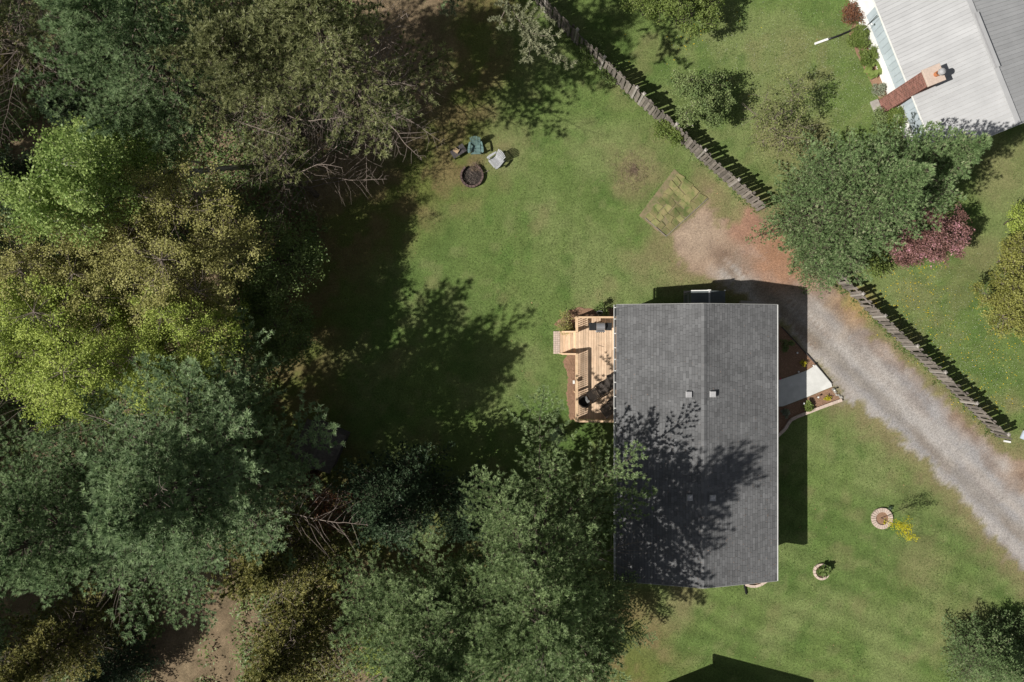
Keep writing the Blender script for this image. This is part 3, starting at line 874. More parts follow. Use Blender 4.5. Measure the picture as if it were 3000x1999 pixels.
place(fir, "fir_tree", (-22.8, 11.6, 0), 2.0, (.62, .6), "small dark fir in the black gap left of the top pine", "fir tree", CG)
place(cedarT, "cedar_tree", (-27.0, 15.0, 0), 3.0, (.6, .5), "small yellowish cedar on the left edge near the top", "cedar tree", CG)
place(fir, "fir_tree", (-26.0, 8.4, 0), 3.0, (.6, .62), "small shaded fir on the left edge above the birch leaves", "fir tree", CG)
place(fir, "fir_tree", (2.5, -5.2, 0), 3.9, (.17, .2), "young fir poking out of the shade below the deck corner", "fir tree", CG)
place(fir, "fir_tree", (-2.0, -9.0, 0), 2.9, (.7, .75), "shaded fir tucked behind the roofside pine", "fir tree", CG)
# bottom right group
place(spruceB, "pine_tree", (25.6, -17.0, 0), 2.2, (.72, .42), "dark bushy pine in the bottom right corner beyond the lawn", "pine tree", PG)
place(spruceB, "pine_tree", (28.4, -16.6, 0), .2, (.62, .40), "second bushy pine cut off by the right edge at the bottom", "pine tree", PG)

# --- birch with two white stems leaning left
def birch():
    base = np.array(W(700, 492, 0))
    p = lambda px, py, z: tuple(np.array(W(px, py, z)) - base)
    root = empty("birch_tree", tuple(base), 0, "leaning birch with forked white trunk and bright green leaves", "birch tree")
    b = MB()
    b.tube([(0, 0, 0), p(660, 493, 2.2), p(600, 500, 4), p(520, 503, 5.5), p(450, 507, 7)], [.15, .14, .125, .11, .09], 7)
    b.tube([p(600, 500, 4), p(540, 520, 5.3), p(460, 540, 6.8), p(370, 575, 8.5), p(300, 610, 10)], [.10, .09, .075, .05, .02], 6)
    b.tube([p(450, 507, 7), p(400, 540, 8), p(340, 570, 9.2), p(230, 600, 11)], [.07, .06, .045, .015], 6)
    b.tube([p(450, 507, 7), p(380, 485, 8.5), p(280, 475, 10.4), p(180, 480, 12)], [.08, .065, .045, .015], 6)
    b.tube([p(640, 485, 2.6), p(540, 470, 5), p(430, 455, 7.5), p(330, 430, 9.5)], [.05, .045, .035, .012], 5)
    b.tube([p(560, 472, 4.6), p(470, 470, 6.6), p(380, 462, 8.6)], [.03, .025, .01], 5)
    b.build("trunk", M['birch'], root, smooth=True)
    g = np.random.default_rng(77)
    cent = [(150, 560, 11), (260, 480, 11), (90, 600, 11.5), (330, 560, 9.5), (210, 640, 10.5), (380, 470, 9), (250, 410, 10), (160, 480, 12), (300, 620, 9.5), (60, 560, 11), (340, 430, 9.5), (120, 650, 10.5), (200, 560, 11.8), (420, 440, 8), (170, 420, 9), (290, 520, 10.5)]
    LP = []; segs = []
    for (px, py, z) in cent:
        G = np.array(p(px, py, z))
        for c in range(20):
            e = G + rand_unit(1, g)[0] * np.array([1.15, 1.0, .8]) * g.uniform(.2, 1.15)
            segs.append((G * .6 + e * .4, e, .012, .004))
            n = 80
            LP.append(np.concatenate([e + g.normal(0, .2, (n, 3)), np.full((n, 1), g.beta(2, 2))], 1))
    tv, tf = tubes(segs, 3)
    link("branches", np_mesh("branches", tv, tf, M['birch']), root)["kind"] = "stuff"
    LP = np.concatenate(LP); n = len(LP)
    d = rand_unit(n, g); s = np.cross(d, rand_unit(n, g)); s /= np.linalg.norm(s, axis=1)[:, None]
    ln = .11 * g.uniform(.7, 1.3, n)[:, None]; P = LP[:, :3]
    V = np.empty((n, 4, 3)); V[:, 0] = P; V[:, 1] = P + d * ln * .5 + s * ln * .38; V[:, 2] = P + d * ln; V[:, 3] = P + d * ln * .5 - s * ln * .38
    t = np.clip(LP[:, 3] * .5 + g.random(n) * .5, 0, 1)
    link("crown", np_mesh("crown", V.reshape(-1, 3), np.arange(4 * n).reshape(n, 4), LM['birchleaf'], attrs={"tint": np.repeat(t, 4)}), root)
birch()

TG = "broadleaved trees in the middle left woods"
oliveT = broadleaf(21, 12.5, 4.7, groups=30, clumps=20, leaves=92, size=.085, cl_r=.33, mat=LM['olive'], bark=M['twig_grey'], twigs=4)
yelT = broadleaf(22, 11.5, 4.0, groups=30, clumps=22, leaves=88, size=.088, cl_r=.34, mat=LM['yellowgreen'], bark=M['twig_grey'], twigs=3)
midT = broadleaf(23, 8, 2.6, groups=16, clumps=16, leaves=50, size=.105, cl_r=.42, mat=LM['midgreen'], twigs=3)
place(oliveT, "broadleaf_tree", base_for(470, 730, 7.2), 0, (1.05, .85), "olive brown broadleaf tree below the birch, in young leaf", "tree", TG)
place(oliveT, "broadleaf_tree", base_for(200, 760, 9), 2.2, .88, "paler olive tree touching the left edge below the birch", "tree", TG)
place(yelT, "broadleaf_tree", base_for(150, 1020, 9), 1.0, 1.0, "yellow green tree on the left edge above the lower pines", "tree", TG)
place(yelT, "broadleaf_tree", base_for(480, 1010, 8), 3.0, .86, "yellow green tree left of the big lawn shadow", "tree", TG)
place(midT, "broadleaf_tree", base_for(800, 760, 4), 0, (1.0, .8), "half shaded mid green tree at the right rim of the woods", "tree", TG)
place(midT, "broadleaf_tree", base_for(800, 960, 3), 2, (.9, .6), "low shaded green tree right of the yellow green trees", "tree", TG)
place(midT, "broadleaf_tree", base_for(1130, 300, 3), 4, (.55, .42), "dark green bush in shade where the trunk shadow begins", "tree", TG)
place(yelT, "broadleaf_tree", (-30, -1.5, 0), 2, (.9, .9), "yellow green tree standing past the left edge", "tree", TG)
place(midT, "broadleaf_tree", base_for(60, 700, 4), 1, (.9, .7), "dark green understorey tree on the left edge", "tree", TG)
# dark tips of young spruces showing in the shadow gap
shr = lambda *a, **k: broadleaf(*a, **k)
BG = "garden bushes"
def bush(seed, px, py, z, h, r, mat, name, label, cat="bush", group=None, bark=None, **k):
    k.setdefault('groups', 10); k.setdefault('clumps', 9); k['leaves'] = int(k.get('leaves', 26) * 1.7); k['size'] = k.get('size', .06) * 1.4; k.setdefault('cl_r', .24); k.setdefault('stems', 4)
    return place(broadleaf(seed, h, r, mat=mat, bark=bark, **k), name, base_for(px, py, z), 0, 1, label, cat, group)
bush(31, 2035, 300, 1.8, 3.2, 1.75, LM['lilac'], "lilac_bush", "green lilac bush standing on the picket fence line", groups=18, clumps=12, leaves=36)
bush(311, 1968, 385, .7, 1.3, .95, LM['brightgreen'], "leafy_bush", "light green growth at the foot of the lilac bush", groups=9, stems=5)
bush(32, 2010, 25, 1.8, 3.4, 2.0, LM['brightgreen'], "leafy_bush", "bright green bush at the top edge above the neighbour's lawn", groups=18, clumps=12, leaves=34)
bush(322, 1895, 0, 1.6, 3.0, 1.5, LM['brightgreen'], "leafy_bush", "bright green bush cut by the top edge, left of its twin", groups=12, clumps=12, leaves=30)
bush(33, 2285, 345, 1.6, 3.2, 2.35, LM['softgreen'], "sprawling_bush", "thin sprawling bush of bare pale stems on the neighbour's lawn", groups=20, clumps=8, leaves=22, stems=9, bark=M['twig_grey'], stem_spread=.55, bare=.34, cl_r=.3)
bush(34, 2975, 870, 2.0, 3.6, 2.1, LM['goldcedar'], "cedar_bush", "yellow green cedar bush at the right edge", groups=22, clumps=14, leaves=40, bark=M['twig_grey'])
bush(344, 3000, 760, 2.0, 3.0, 1.5, LM['goldcedar'], "cedar_bush", "cedar bush behind the larger one at the right edge", groups=14, clumps=12, leaves=30, bark=M['twig_grey'])
bush(35, 2990, 650, 1.2, 2.4, 1.0, LM['yellowgreen'], "leafy_bush", "small yellow green bush on the right edge below the grey roof", groups=10)
bush(36, 2735, 695, 2.0, 3.4, 1.75, LM['purple'], "crabapple_tree", "purple leaved crabapple with pink blossom beside the spruces", "tree", groups=18, clumps=12, leaves=36)
bush(366, 2640, 730, 1.2, 2.4, 1.2, LM['purple'], "crabapple_tree", "low reddish crabapple left of the pink blossomed one", "tree", groups=12, clumps=10, leaves=30)
bush(37, 2565, 772, .4, .9, .8, LM['brightgreen'], "fern", "patch of green ferns below the spruces", "fern", groups=10, clumps=6, stems=6, leaves=20)
bush(38, 2516, 112, .5, 1.0, .62, LM['brightgreen'], "round_shrub", "clipped round shrub by the white wall, nearest the black pipe", groups=14, clumps=10, leaves=34, size=.045, cl_r=.14, group="clipped shrubs by the white wall")
bush(39, 2540, 165, .45, .95, .55, LM['brightgreen'], "round_shrub", "smaller round shrub between the clipped shrub and the hosta", groups=12, clumps=10, leaves=34, size=.045, cl_r=.14, group="clipped shrubs by the white wall")
bush(40, 2497, 45, .5, .9, .65, LM['rust'], "dry_shrub", "brown half bare shrub at the white wall corner", groups=10, clumps=9, leaves=12, bark=M['twig_grey'])
bush(41, 2624, 350, .6, 1.1, .55, LM['brightgreen'], "leafy_bush", "bright green bush below the brick chimney", groups=10, clumps=9, leaves=30, size=.05)
bush(411, 2572, 352, .5, .9, .5, LM['lilac'], "leafy_bush", "dull green low bush left of the bright one below the chimney", groups=8, clumps=8, leaves=20, size=.05)
bush(42, 1125, 1895, 3.5, 4.4, 1.9, LM['yellowgreen'], "golden_bush", "golden green bush at the bottom edge between cedar and pine", groups=16, clumps=12, leaves=34)
bush(43, 1265, 1975, 2.6, 3.2, 1.1, LM['brightgreen'], "leafy_bush", "vivid green bush at the bottom edge in front of the pine", groups=12, clumps=10, leaves=30)
bush(44, 985, 1470, 2.4, 4.2, 1.9, LM['rust'], "dry_shrub", "dark reddish bare shrub between old shed and dark fir", groups=18, clumps=12, leaves=10, bark=M['twig_grey'], twigs=4)
bush(45, 900, 1385, 1.4, 2.0, .7, LM['rust'], "dry_shrub", "orange leaved shrub at the lower corner of the old shed", groups=8, clumps=9, leaves=26)
bush(46, 1655, 945, .4, .8, .55, LM['olive'], "dry_shrub", "straggly olive shrub in the bark at the upper deck corner", groups=7, clumps=7, leaves=14, size=.045, bark=M['twig_grey'])
bush(47, 2366, 1190, .2, .45, .26, LM['brightgreen'], "garden_plant", "leafy green plant half in house shadow on the bark bed", "plant", groups=6, clumps=5, leaves=16, size=.06, cl_r=.08)
bush(48, 2424, 1165, .15, .3, .2, LM['gold'], "garden_plant", "yellow flowered plant near the stones on the bark bed", "plant", groups=5, clumps=4, leaves=7, size=.035, cl_r=.07)
bush(49, 2353, 1066, .2, .35, .2, LM['gold'], "garden_plant", "yellowish plant at the shadow edge above the walkway", "plant", groups=5, clumps=4, leaves=7, size=.035, cl_r=.07)
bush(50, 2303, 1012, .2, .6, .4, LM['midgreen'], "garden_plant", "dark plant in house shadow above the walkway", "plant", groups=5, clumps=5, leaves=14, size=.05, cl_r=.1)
bush(51, 2304, 1212, .15, .35, .22, LM['silver'], "garden_plant", "silvery plant in the shaded corner of the bark bed", "plant", groups=5, clumps=4, leaves=12, size=.06, cl_r=.08)
bush(52, 2574, 262, .2, .5, .4, LM['silver'], "garden_plant", "silvery green plants between hosta and chimney", "plant", groups=8, clumps=6, leaves=12, size=.05, cl_r=.1)
bush(53, 2590, 1528, .1, .2, .14, LM['gold'], "garden_plant", "yellow sprig growing in the larger round planter", "plant", groups=3, clumps=3, leaves=6, size=.03, cl_r=.05)
bush(54, 1765, 905, .3, .7, .5, LM['midgreen'], "garden_plant", "dark green plants behind the deck rail by the lawn", "plant", groups=8, clumps=6, leaves=14, size=.05, cl_r=.12)
bush(55, 1730, 150, .4, .9, .7, LM['midgreen'], "leafy_bush", "shaded green weeds at the foot of the picket fence", groups=9, clumps=7, leaves=20)
bush(56, 1785, 215, .4, .7, .5, LM['midgreen'], "leafy_bush", "shaded weeds by the fence where its shadowed part ends", groups=7, clumps=7, leaves=16)

# sapling in the round planter: thin trunk, golden crown
def sapling():
    root = empty("sapling", W(2582, 1518, .1), 0, "thin young tree with golden leaves in the larger round planter", "sapling")
    b = MB()
    b.tube([(0, 0, 0), (.02, -.01, .8), (.0, .02, 1.6), (.05, 0, 2.7)], [.02, .018, .014, .005], 6)
    g = np.random.default_rng(5); LP = []
    for i in range(26):
        z = g.uniform(1.25, 2.8); a = g.uniform(0, 6.28); l = g.uniform(.2, .72) * (1.15 - abs(z - 1.9) * .45)
        e = (math.cos(a) * l, math.sin(a) * l * .85, z + .15)
        b.tube([(0, 0, z - .25), e], [.006, .003], 3)
        n = 34
        LP.append(np.concatenate([np.array(e) * np.array([.82, .82, 1]) + g.normal(0, .10, (n, 3)), g.random((n, 1))], 1))
    b.build("trunk", M['bark'], root)
    LP = np.concatenate(LP); n = len(LP)
    d = rand_unit(n, g); d[:, 2] *= .4; s = np.cross(d, np.array([0, 0, 1.]) + rand_unit(n, g) * .5); s /= np.linalg.norm(s, axis=1)[:, None]
    ln = .055; P = LP[:, :3]
    V = np.empty((n, 4, 3)); V[:, 0] = P; V[:, 1] = P + d * ln * .5 + s * ln * .4; V[:, 2] = P + d * ln; V[:, 3] = P + d * ln * .5 - s * ln * .4
    link("crown", np_mesh("crown", V.reshape(-1, 3), np.arange(4 * n).reshape(n, 4), LM['gold'], attrs={"tint": np.repeat(LP[:, 3], 4)}), root)
sapling()

# hosta: large leaves, each a part
def hosta():
    root = empty("hosta", W(2553, 207, 0), 0, "big leaved hosta clump at the foot of the white wall", "plant")
    g = random.Random(4)
    for i in range(30):
        a = i * 2.4; rr = .12 + .42 * (i / 30) ** .6; z = .5 - rr * .45 + g.uniform(0, .05)
        L = g.uniform(.24, .36); wd = L * .42
        vs = []
        for k in range(6):
            u = k / 5; ww = wd * math.sin(math.pi * min(u * .9 + .08, 1)) * (1 if u < 1 else 0)
            x = u * L; zz = z + .06 * math.sin(u * 2.4) - .10 * u * u
            for sgn in (-1, 0, 1):
                vs.append((rr * .55 + x, sgn * ww, zz - (0 if sgn else .03)))
        fs = []
        for k in range(5):
            for s in (0, 1):
                q = k * 3 + s; fs.append((q, q + 3, q + 4, q + 1))
        m = MB(); m.raw(vs, fs, g.uniform(.3, .9))
        m.build("leaf", LM['brightgreen'], root, rot=(0, 0, a), smooth=True)
hosta()

# ------------------------------------------------------------------ the house with the dark grey roof
X0, X1, Y0, Y1 = W(1806, 0, 2.9)[0], W(2276, 0, 2.9)[0], W(0, 1702, 2.9)[1], W(0, 893, 2.9)[1]
XR, ZE, ZR = 9.72, 2.9, 4.0
house = empty("house", ((X0 + X1) / 2, (Y0 + Y1) / 2, 0), 0, "house under a dark grey shingled gable roof beside the driveway", "house")
def hpart(mb, name, mat, **k):
    o = mb.build(name, mat, house, **k)
    o.location = (-house.location.x, -house.location.y, 0)
    return o
wx0, wx1, wy0, wy1 = X0 + .45, X1 - .45, Y0 + .35, Y1 - .35
w = MB(); w.box(wx0, wx1, wy0, wy1, 0, ZE - .12)
w.raw([(wx0, wy0, ZE - .12), (wx1, wy0, ZE - .12), (XR, wy0, ZR - .2)], [(0, 1, 2)]); w.raw([(wx0, wy1, ZE - .12), (wx1, wy1, ZE - .12), (XR, wy1, ZR - .2)], [(0, 2, 1)])
hpart(w, "wall", M['siding'])
deckm = MB()
for xa, xb in ((X0, XR), (X1, XR)):
    deckm.raw([(xa, Y0, ZE - .03), (xb, Y0, ZR - .03), (xb, Y1, ZR - .03), (xa, Y1, ZE - .03),
               (xa, Y0, ZE - .10), (xb, Y0, ZR - .10), (xb, Y1, ZR - .10), (xa, Y1, ZE - .10)],
              [(0, 1, 2, 3), (7, 6, 5, 4), (0, 4, 5, 1), (2, 6, 7, 3), (0, 3, 7, 4)])
hpart(deckm, "roof_deck", M['black'])
# shingles: slabs laid in courses, each slightly proud of the one below
def shingle_slab(side, s0, s1, y0, y1, lift):
    """side -1 left, +1 right; s = distance fraction from eave (0) to ridge (1)"""
    xe = X0 - .02 if side < 0 else X1 + .02
    def P(s, y, h): return (xe + (XR - xe) * s, y, ZE + (ZR - ZE) * s + h)
    th = .008
    a, b = lift + .010, lift - .004    # butt edge proud of the head edge
    vs = [P(s0, y0, a), P(s1, y0, b), P(s1, y1, b), P(s0, y1, a), P(s0, y0, a - th * 1.6), P(s0, y1, a - th * 1.6)]
    fs = [(0, 1, 2, 3), (4, 0, 3, 5), (0, 4, 1), (3, 2, 5)]
    if side > 0: fs = [f[::-1] for f in fs]
    return vs, fs
rest = MB(); n_obj = 0
rsh = random.Random(3)
cand = []
for side in (-1, 1):
    span = (XR - X0) if side < 0 else (X1 - XR)
    nc = round(span / .142)
    for c in range(nc):
        y = Y0 - rsh.uniform(0, .33)
        colshift = rsh.gauss(0, .05)
        while y < Y1:
            L = rsh.choice((.16, .25, .33, .33, .42)) if side < 0 else rsh.choice((.25, .33, .33))
            ya, yb = max(y, Y0), min(y + L, Y1)
            y += L
            if yb - ya < .03: continue
            tone = min(1, max(0, rsh.gauss(.5, .24) + colshift))
            cand.append((side, c / nc, (c + .955) / nc, ya + .0045, yb - .0045, rsh.uniform(.0, .005), tone))
cand.sort(key=lambda q: abs((q[3] + q[4]) / 2 + 1.5) + abs(q[1] - .5) * 3 + (3 if q[0] > 0 else 0))
for i, (side, s0, s1, ya, yb, lf, tone) in enumerate(cand):
    vs, fs = shingle_slab(side, s0, s1, ya, yb, lf)
    if i < 300:
        m = MB(); m.raw(vs, fs, tone); hpart(m, "shingle", M['roof'])
    else: rest.raw(vs, fs, tone)
o = hpart(rest, "shingles", M['roof']); o["kind"] = "stuff"
rc = MB()
y = Y0
while y < Y1:
    yb = min(y + .3, Y1)
    for sx in (-1, 1):
        zz = .02 + rsh.uniform(0, .004)
        sl = (ZR - ZE) / (XR - X0 if sx < 0 else X1 - XR)
        vs = [(XR, y, ZR + zz + .006), (XR + sx * .15, y, ZR + zz - .15 * sl), (XR + sx * .15, yb - .008, ZR + zz - .15 * sl), (XR, yb - .008, ZR + zz + .006)]
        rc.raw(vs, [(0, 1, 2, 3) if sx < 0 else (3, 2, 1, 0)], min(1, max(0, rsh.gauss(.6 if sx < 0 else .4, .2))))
    y = yb
o = hpart(rc, "ridge_caps", M['roof']); o["kind"] = "stuff"
g1 = MB(); g1.box(X0 - .13, X0 - .115, Y0, Y1, ZE - .12, ZE + .0); g1.box(X0 - .115, X0 - .02, Y0, Y1, ZE - .12, ZE - .11)
hpart(g1, "gutter", M['fascia'], )
gh = MB()
y = Y1 - .15
while y > Y0:
    gh = MB(); gh.box(X0 - .115, X0 - .0, y - .02, y + .02, ZE - .01, ZE + .005); y -= rsh.choice((.45, .6, .75))
    hpart(gh, "gutter_hanger", M['fascia'])
g2 = MB(); g2.box(X1 + .022, X1 + .06, Y0, Y1, ZE - .1, ZE + .012); hpart(g2, "eave_trim", M['fascia'])
fa = MB()
for yy in (Y0 - .022, Y1 + .002):
    for xa in (X0, X1):
        fa.bar((xa, yy + .01, ZE - .07), (XR, yy + .01, ZR - .07), .02, .16)
hpart(fa, "fascia_board", M['siding'])
for (px, py) in ((2019, 1156), (2088, 1155), (2021, 1459), (2088, 1459)):
    x, y, _ = W(px, py, 3.95)
    side = -1 if x < XR else 1
    zb = ZE + (ZR - ZE) * ((x - X0) / (XR - X0) if side < 0 else (X1 - x) / (X1 - XR))
    v = MB()
    v.raw([(x - .12, y - .12, zb - .1), (x + .12, y - .12, zb - .1), (x + .12, y + .12, zb - .1), (x - .12, y + .12, zb - .1),
           (x - .12, y - .12, zb + .1), (x + .12, y - .12, zb + .1), (x + .12, y + .12, zb + .1), (x - .12, y + .12, zb + .1)],
          [(0, 1, 5, 4), (1, 2, 6, 5), (2, 3, 7, 6), (3, 0, 4, 7)])
    v.raw([(x - .165, y - .165, zb + .1), (x + .165, y - .165, zb + .1), (x + .165, y + .165, zb + .1), (x - .165, y + .165, zb + .1),
           (x - .13, y - .13, zb + .17), (x + .13, y - .13, zb + .17), (x + .13, y + .13, zb + .17), (x - .13, y + .13, zb + .17)],
          [(3, 2, 1, 0), (4, 5, 6, 7), (0, 1, 5, 4), (1, 2, 6, 5), (2, 3, 7, 6), (3, 0, 4, 7)])
    hpart(v, "roof_vent", M['vent'])
for (px, py, z, r) in ((2162, 882 + 22, 3.4, .03),):
    x, y, _ = W(px, py, z); v = MB(); v.tube([(x, y, z - .2), (x, y, z + .06)], r, 8); hpart(v, "plumbing_vent", M['vent'])
# needles and twigs blown onto the roof under the pine
nl = 2600
lx = rng.uniform(X0 + .1, X1 - .1, nl); ly = Y0 + .1 + (Y1 - Y0 - .2) * rng.beta(1.0, 2.2, nl)
keep = rng.random(nl) < np.where(lx < XR, .9, .35)
lx, ly = lx[keep], ly[keep]
lz = np.where(lx < XR, ZE + (ZR - ZE) * (lx - X0) / (XR - X0), ZE + (ZR - ZE) * (X1 - lx) / (X1 - XR)) + .02
rl = litter("roof_litter", "brown pine needles and bits lying on the dark grey roof", "leaf litter", M['chip'], lx, ly, .01, .035, .1)
co = np.empty(len(rl.data.vertices) * 3, dtype=np.float32); rl.data.vertices.foreach_get("co", co)
co = co.reshape(-1, 3); co[:, 2] += np.repeat(lz, 3); rl.data.vertices.foreach_set("co", co.ravel()); rl.data.update()
# black downspout at the lower gable end, curved block edging under it
ds = MB(); a = W(2181, 1710, .3); b = W(2187, 1741, .06)
ds.tube([(a[0], wy0 + .06, 2.6), (a[0], wy0 - .05, 2.4), (a[0], wy0 - .05, .5), (a[0], a[1] + .1, .16), (a[0] + .03, a[1], .1), (b[0], b[1], .06)], .055, 8)
tag(ds.build("downspout", M['black_plastic'], smooth=True), "black plastic downspout elbow lying out from the lower gable wall", "downspout")

# ------------------------------------------------------------------ deck
DZ = .48
DX0, DY0, DY1 = W(1690, 0, 1.35)[0], W(0, 1235, 1.35)[1], W(0, 930, 1.35)[1]
deck = empty("deck", (4.5, -1.5, 0), 0, "new cedar deck with railing along the left side of the house", "deck")
def dpart(mb, name, mat=None, **k):
    o = mb.build(name, mat or M['cedar_x'], deck, **k); o.location = (-4.5, 1.5, 0); return o
x = DX0 + .02
sy0, sy1 = W(0, 1037, .5)[1], W(0, 973, .5)[1]
while x < wx0 - .02:
    cut = rsh.uniform(DY0 + 1, DY1 - 1) if rsh.random() < .7 else None
    pieces = [(DY0 + .02, DY1 - .02)] if cut is None else [(DY0 + .02, cut - .003), (cut + .003, DY1 - .02)]
    for ya, yb in pieces:
        m = MB(); m.box(x, min(x + .132, wx0), ya, yb, DZ - .035, DZ + rsh.uniform(-.001, .002))
        dpart(m, "deck_board", M['cedar'])
    x += .143
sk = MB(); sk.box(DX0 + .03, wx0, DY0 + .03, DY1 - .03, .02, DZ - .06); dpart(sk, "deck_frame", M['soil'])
# stairs down to the paver pad: three treads
sx = W(1641, 0, .2)[0]
nst = 3; run = (DX0 + .02 - sx) / nst
for k in range(nst):
    zt = DZ - (k + 1) * DZ / (nst + .6)
    xa = DX0 + .02 - (k + 1) * run
    for j in range(2):
        m = MB(); m.box(xa + j * run / 2 + .003, xa + (j + 1) * run / 2 - .003, sy0 + .03, sy1 - .03, zt - .035, zt); dpart(m, "stair_tread", M['cedar'])
    m = MB(); m.box(xa + run - .02, xa + run, sy0 + .05, sy1 - .05, zt + .002, zt + .13); dpart(m, "stair_riser")
for yy in (sy0, sy1):
    m = MB(); m.bar((DX0, yy, DZ - .12), (sx, yy, .05), .04, .2); dpart(m, "stair_stringer")
RH = .86
def rail(a, b, z0a, z0b, posts, nbal, cap=.14):
    a = Vector((*a, 0)); b = Vector((*b, 0)); d = (b - a).normalized()
    pa = Vector((a.x, a.y, z0a + RH)); pb = Vector((b.x, b.y, z0b + RH))
    m = MB(); m.bar(pa, pb, cap, .036); dpart(m, "rail_cap")
    for dz in (-.06, -RH + .12):
        m = MB(); m.bar(pa + Vector((0, 0, dz)), pb + Vector((0, 0, dz)), .038, .07); dpart(m, "rail_bar")
    for f in posts:
        p = a.lerp(b, f); zz = z0a + (z0b - z0a) * f
        m = MB(); m.box(p.x - .045, p.x + .045, p.y - .045, p.y + .045, max(zz - .45, .0), zz + RH - .02); dpart(m, "rail_post")
        if f not in (0,):
            pass
    for i in range(nbal):
        f = (i + .5) / nbal; p = a.lerp(b, f); zz = z0a + (z0b - z0a) * f
        m = MB(); m.box(p.x - .017, p.x + .017, p.y - .017, p.y + .017, zz + .1, zz + RH - .05)
        dpart(m, "baluster")
cx_ = DX0 - .0
rail((cx_, DY0), (cx_, sy0), DZ, DZ, (0, .42, 1), 33)
rail((cx_, sy1), (cx_, DY1), DZ, DZ, (0, 1), 7)
rail((cx_ + .08, DY0), (wx0, DY0), DZ, DZ, (.5, .97), 21, .10)
rail((cx_ + .08, DY1), (wx0, DY1), DZ, DZ, (.5, .97), 21, .10)
rail((cx_ - .02, sy0), (sx + .05, sy0), DZ, .12, (.9,), 7, .09)
rail((cx_ - .02, sy1), (sx + .05, sy1), DZ, .12, (.9,), 7, .09)
for p_ in ((cx_ + .0, DY0 - .0), (cx_, DY1)):
    pass
# paver pad at the foot of the stairs
pad = empty("paver_pad", W(1631, 1004, 0), 0, "small pad of pale pink pavers at the foot of the deck stairs", "paving")
px0, px1 = W(1621, 0)[0] - pad.location.x, sx - .01 - pad.location.x
py0, py1 = W(0, 1037)[1] - pad.location.y, W(0, 971)[1] - pad.location.y
ny = 11; hy = (py1 - py0) / ny
for j in range(ny):
    for i in range(3):
        w3 = (px1 - px0) / 3
        m = MB(); m.box(px0 + i * w3 + .004, px0 + (i + 1) * w3 - .004, py0 + j * hy + .004, py0 + (j + 1) * hy - .004, 0, .07 + rsh.uniform(0, .004))
        m.build("paver", M['pale_paver'], pad)
# electrical box on the deck's lawn side
eb = MB(); q = W(1682, 1120, .9); eb.box(q[0] - .06, q[0] + .03, q[1] - .09, q[1] + .09, .72, .98)
tag(eb.build("outlet_box", M['fascia']), "small white box fixed outside the long deck railing", "box")

# ------------------------------------------------------------------ bark beds
def bed(name, label, poly, z=.03, chips=1500, rag=.0):
    rj = random.Random(len(poly)); pts = []
    for i in range(len(poly)):
        a, b = poly[i], poly[(i + 1) % len(poly)]; n_ = max(1, int(math.hypot(b[0] - a[0], b[1] - a[1]) / .12))
        for k in range(n_):
            f = k / n_; pts.append((a[0] + (b[0] - a[0]) * f + rj.gauss(0, rag), a[1] + (b[1] - a[1]) * f + rj.gauss(0, rag)))
    root = MB(); root.prism(pts, -.05, z)
    o = tag(root.build(name, M['mulch']), kind='structure')
    P = np.array(poly); lo, hi = P.min(0), P.max(0)
    n = chips * 3
    x = rng.uniform(lo[0], hi[0], n); y = rng.uniform(lo[1], hi[1], n)
    s = sd_poly(x, y, poly) < -.02; x, y = x[s][:chips], y[s][:chips]; k = len(x)
    Pn = np.stack([x, y, rng.uniform(z, z + .03, k)], -1); d = rand_unit(k); d[:, 2] *= .3
    s_ = rng.uniform(.02, .05, k)[:, None]
    A = np.cross(d, np.array([0, 0, 1.])) * s_ * .35
    V, Fc = quads_or_tris(Pn, A, d * s_)
    tag(link("bark_chips", np_mesh("bark_chips", V, Fc, M['chip'], attrs={"tint": np.repeat(rng.random(k), 3)})), label, "bark mulch", kind='stuff')
bed("mulch_bed", "bark chips in the bed below the pale walkway", PX([(2230, 1192), (2294, 1192), (2325, 1180), (2363, 1165), (2413, 1144), (2438, 1134), (2450, 1150), (2466, 1168), (2363, 1209), (2317, 1229), (2300, 1256), (2262, 1290), (2230, 1300)]), chips=4500)
bed("mulch_bed", "bark chips in the shaded bed above the pale walkway", PX([(2230, 1114), (2279, 1114), (2365, 1085), (2390, 1069), (2330, 1002), (2290, 960), (2230, 900)]), chips=4500)
bed("mulch_bed", "bark chips along the lawn side of the deck", PX([(1662, 1040), (1690, 1040), (1690, 1230), (1668, 1225), (1660, 1160), (1664, 1100), (1648, 1062)]), chips=2200, rag=.035)
bed("mulch_bed", "bark chips at the upper corner of the deck", PX([(1640, 965), (1690, 965), (1800, 940), (1800, 905), (1740, 908), (1700, 902), (1668, 910), (1625, 950)]), chips=2500, rag=.04)
bed("mulch_bed", "bark chips inside the curved edging under the lower gable", PX([(2176, 1690), (2182, 1704), (2196, 1711), (2216, 1711), (2236, 1702), (2248, 1688)]), chips=500)

# walkway
WK = [(2230, 1114), (2279, 1114), (2295, 1110), (2330, 1098), (2365, 1085.5), (2390.5, 1069.5), (2413, 1096), (2436, 1123.5), (2438.5, 1133.5), (2413, 1143.5), (2363, 1164.5), (2325, 1179), (2294, 1191), (2279, 1192), (2230, 1192)]
wk = MB(); wk.prism(PX(WK, .09), -.05, .09)
tag(wk.build("walkway", M['concrete_white'], bevel=.008), kind='structure')
# thin dark edging strip where the upper bed meets the gravel
es = MB()
pts = [W(a_, b_, .05) for a_, b_ in ((2436, 1124), (2413, 1096), (2391, 1069), (2330, 1001), (2290, 958))]
for a_, b_ in zip(pts[:-1], pts[1:]): es.bar((a_[0], a_[1], .05), (b_[0], b_[1], .05), .03, .12)
tag(es.build("bed_edging", M['dark_wood']), "thin dark edging strip between bark bed, walkway and gravel", "edging")

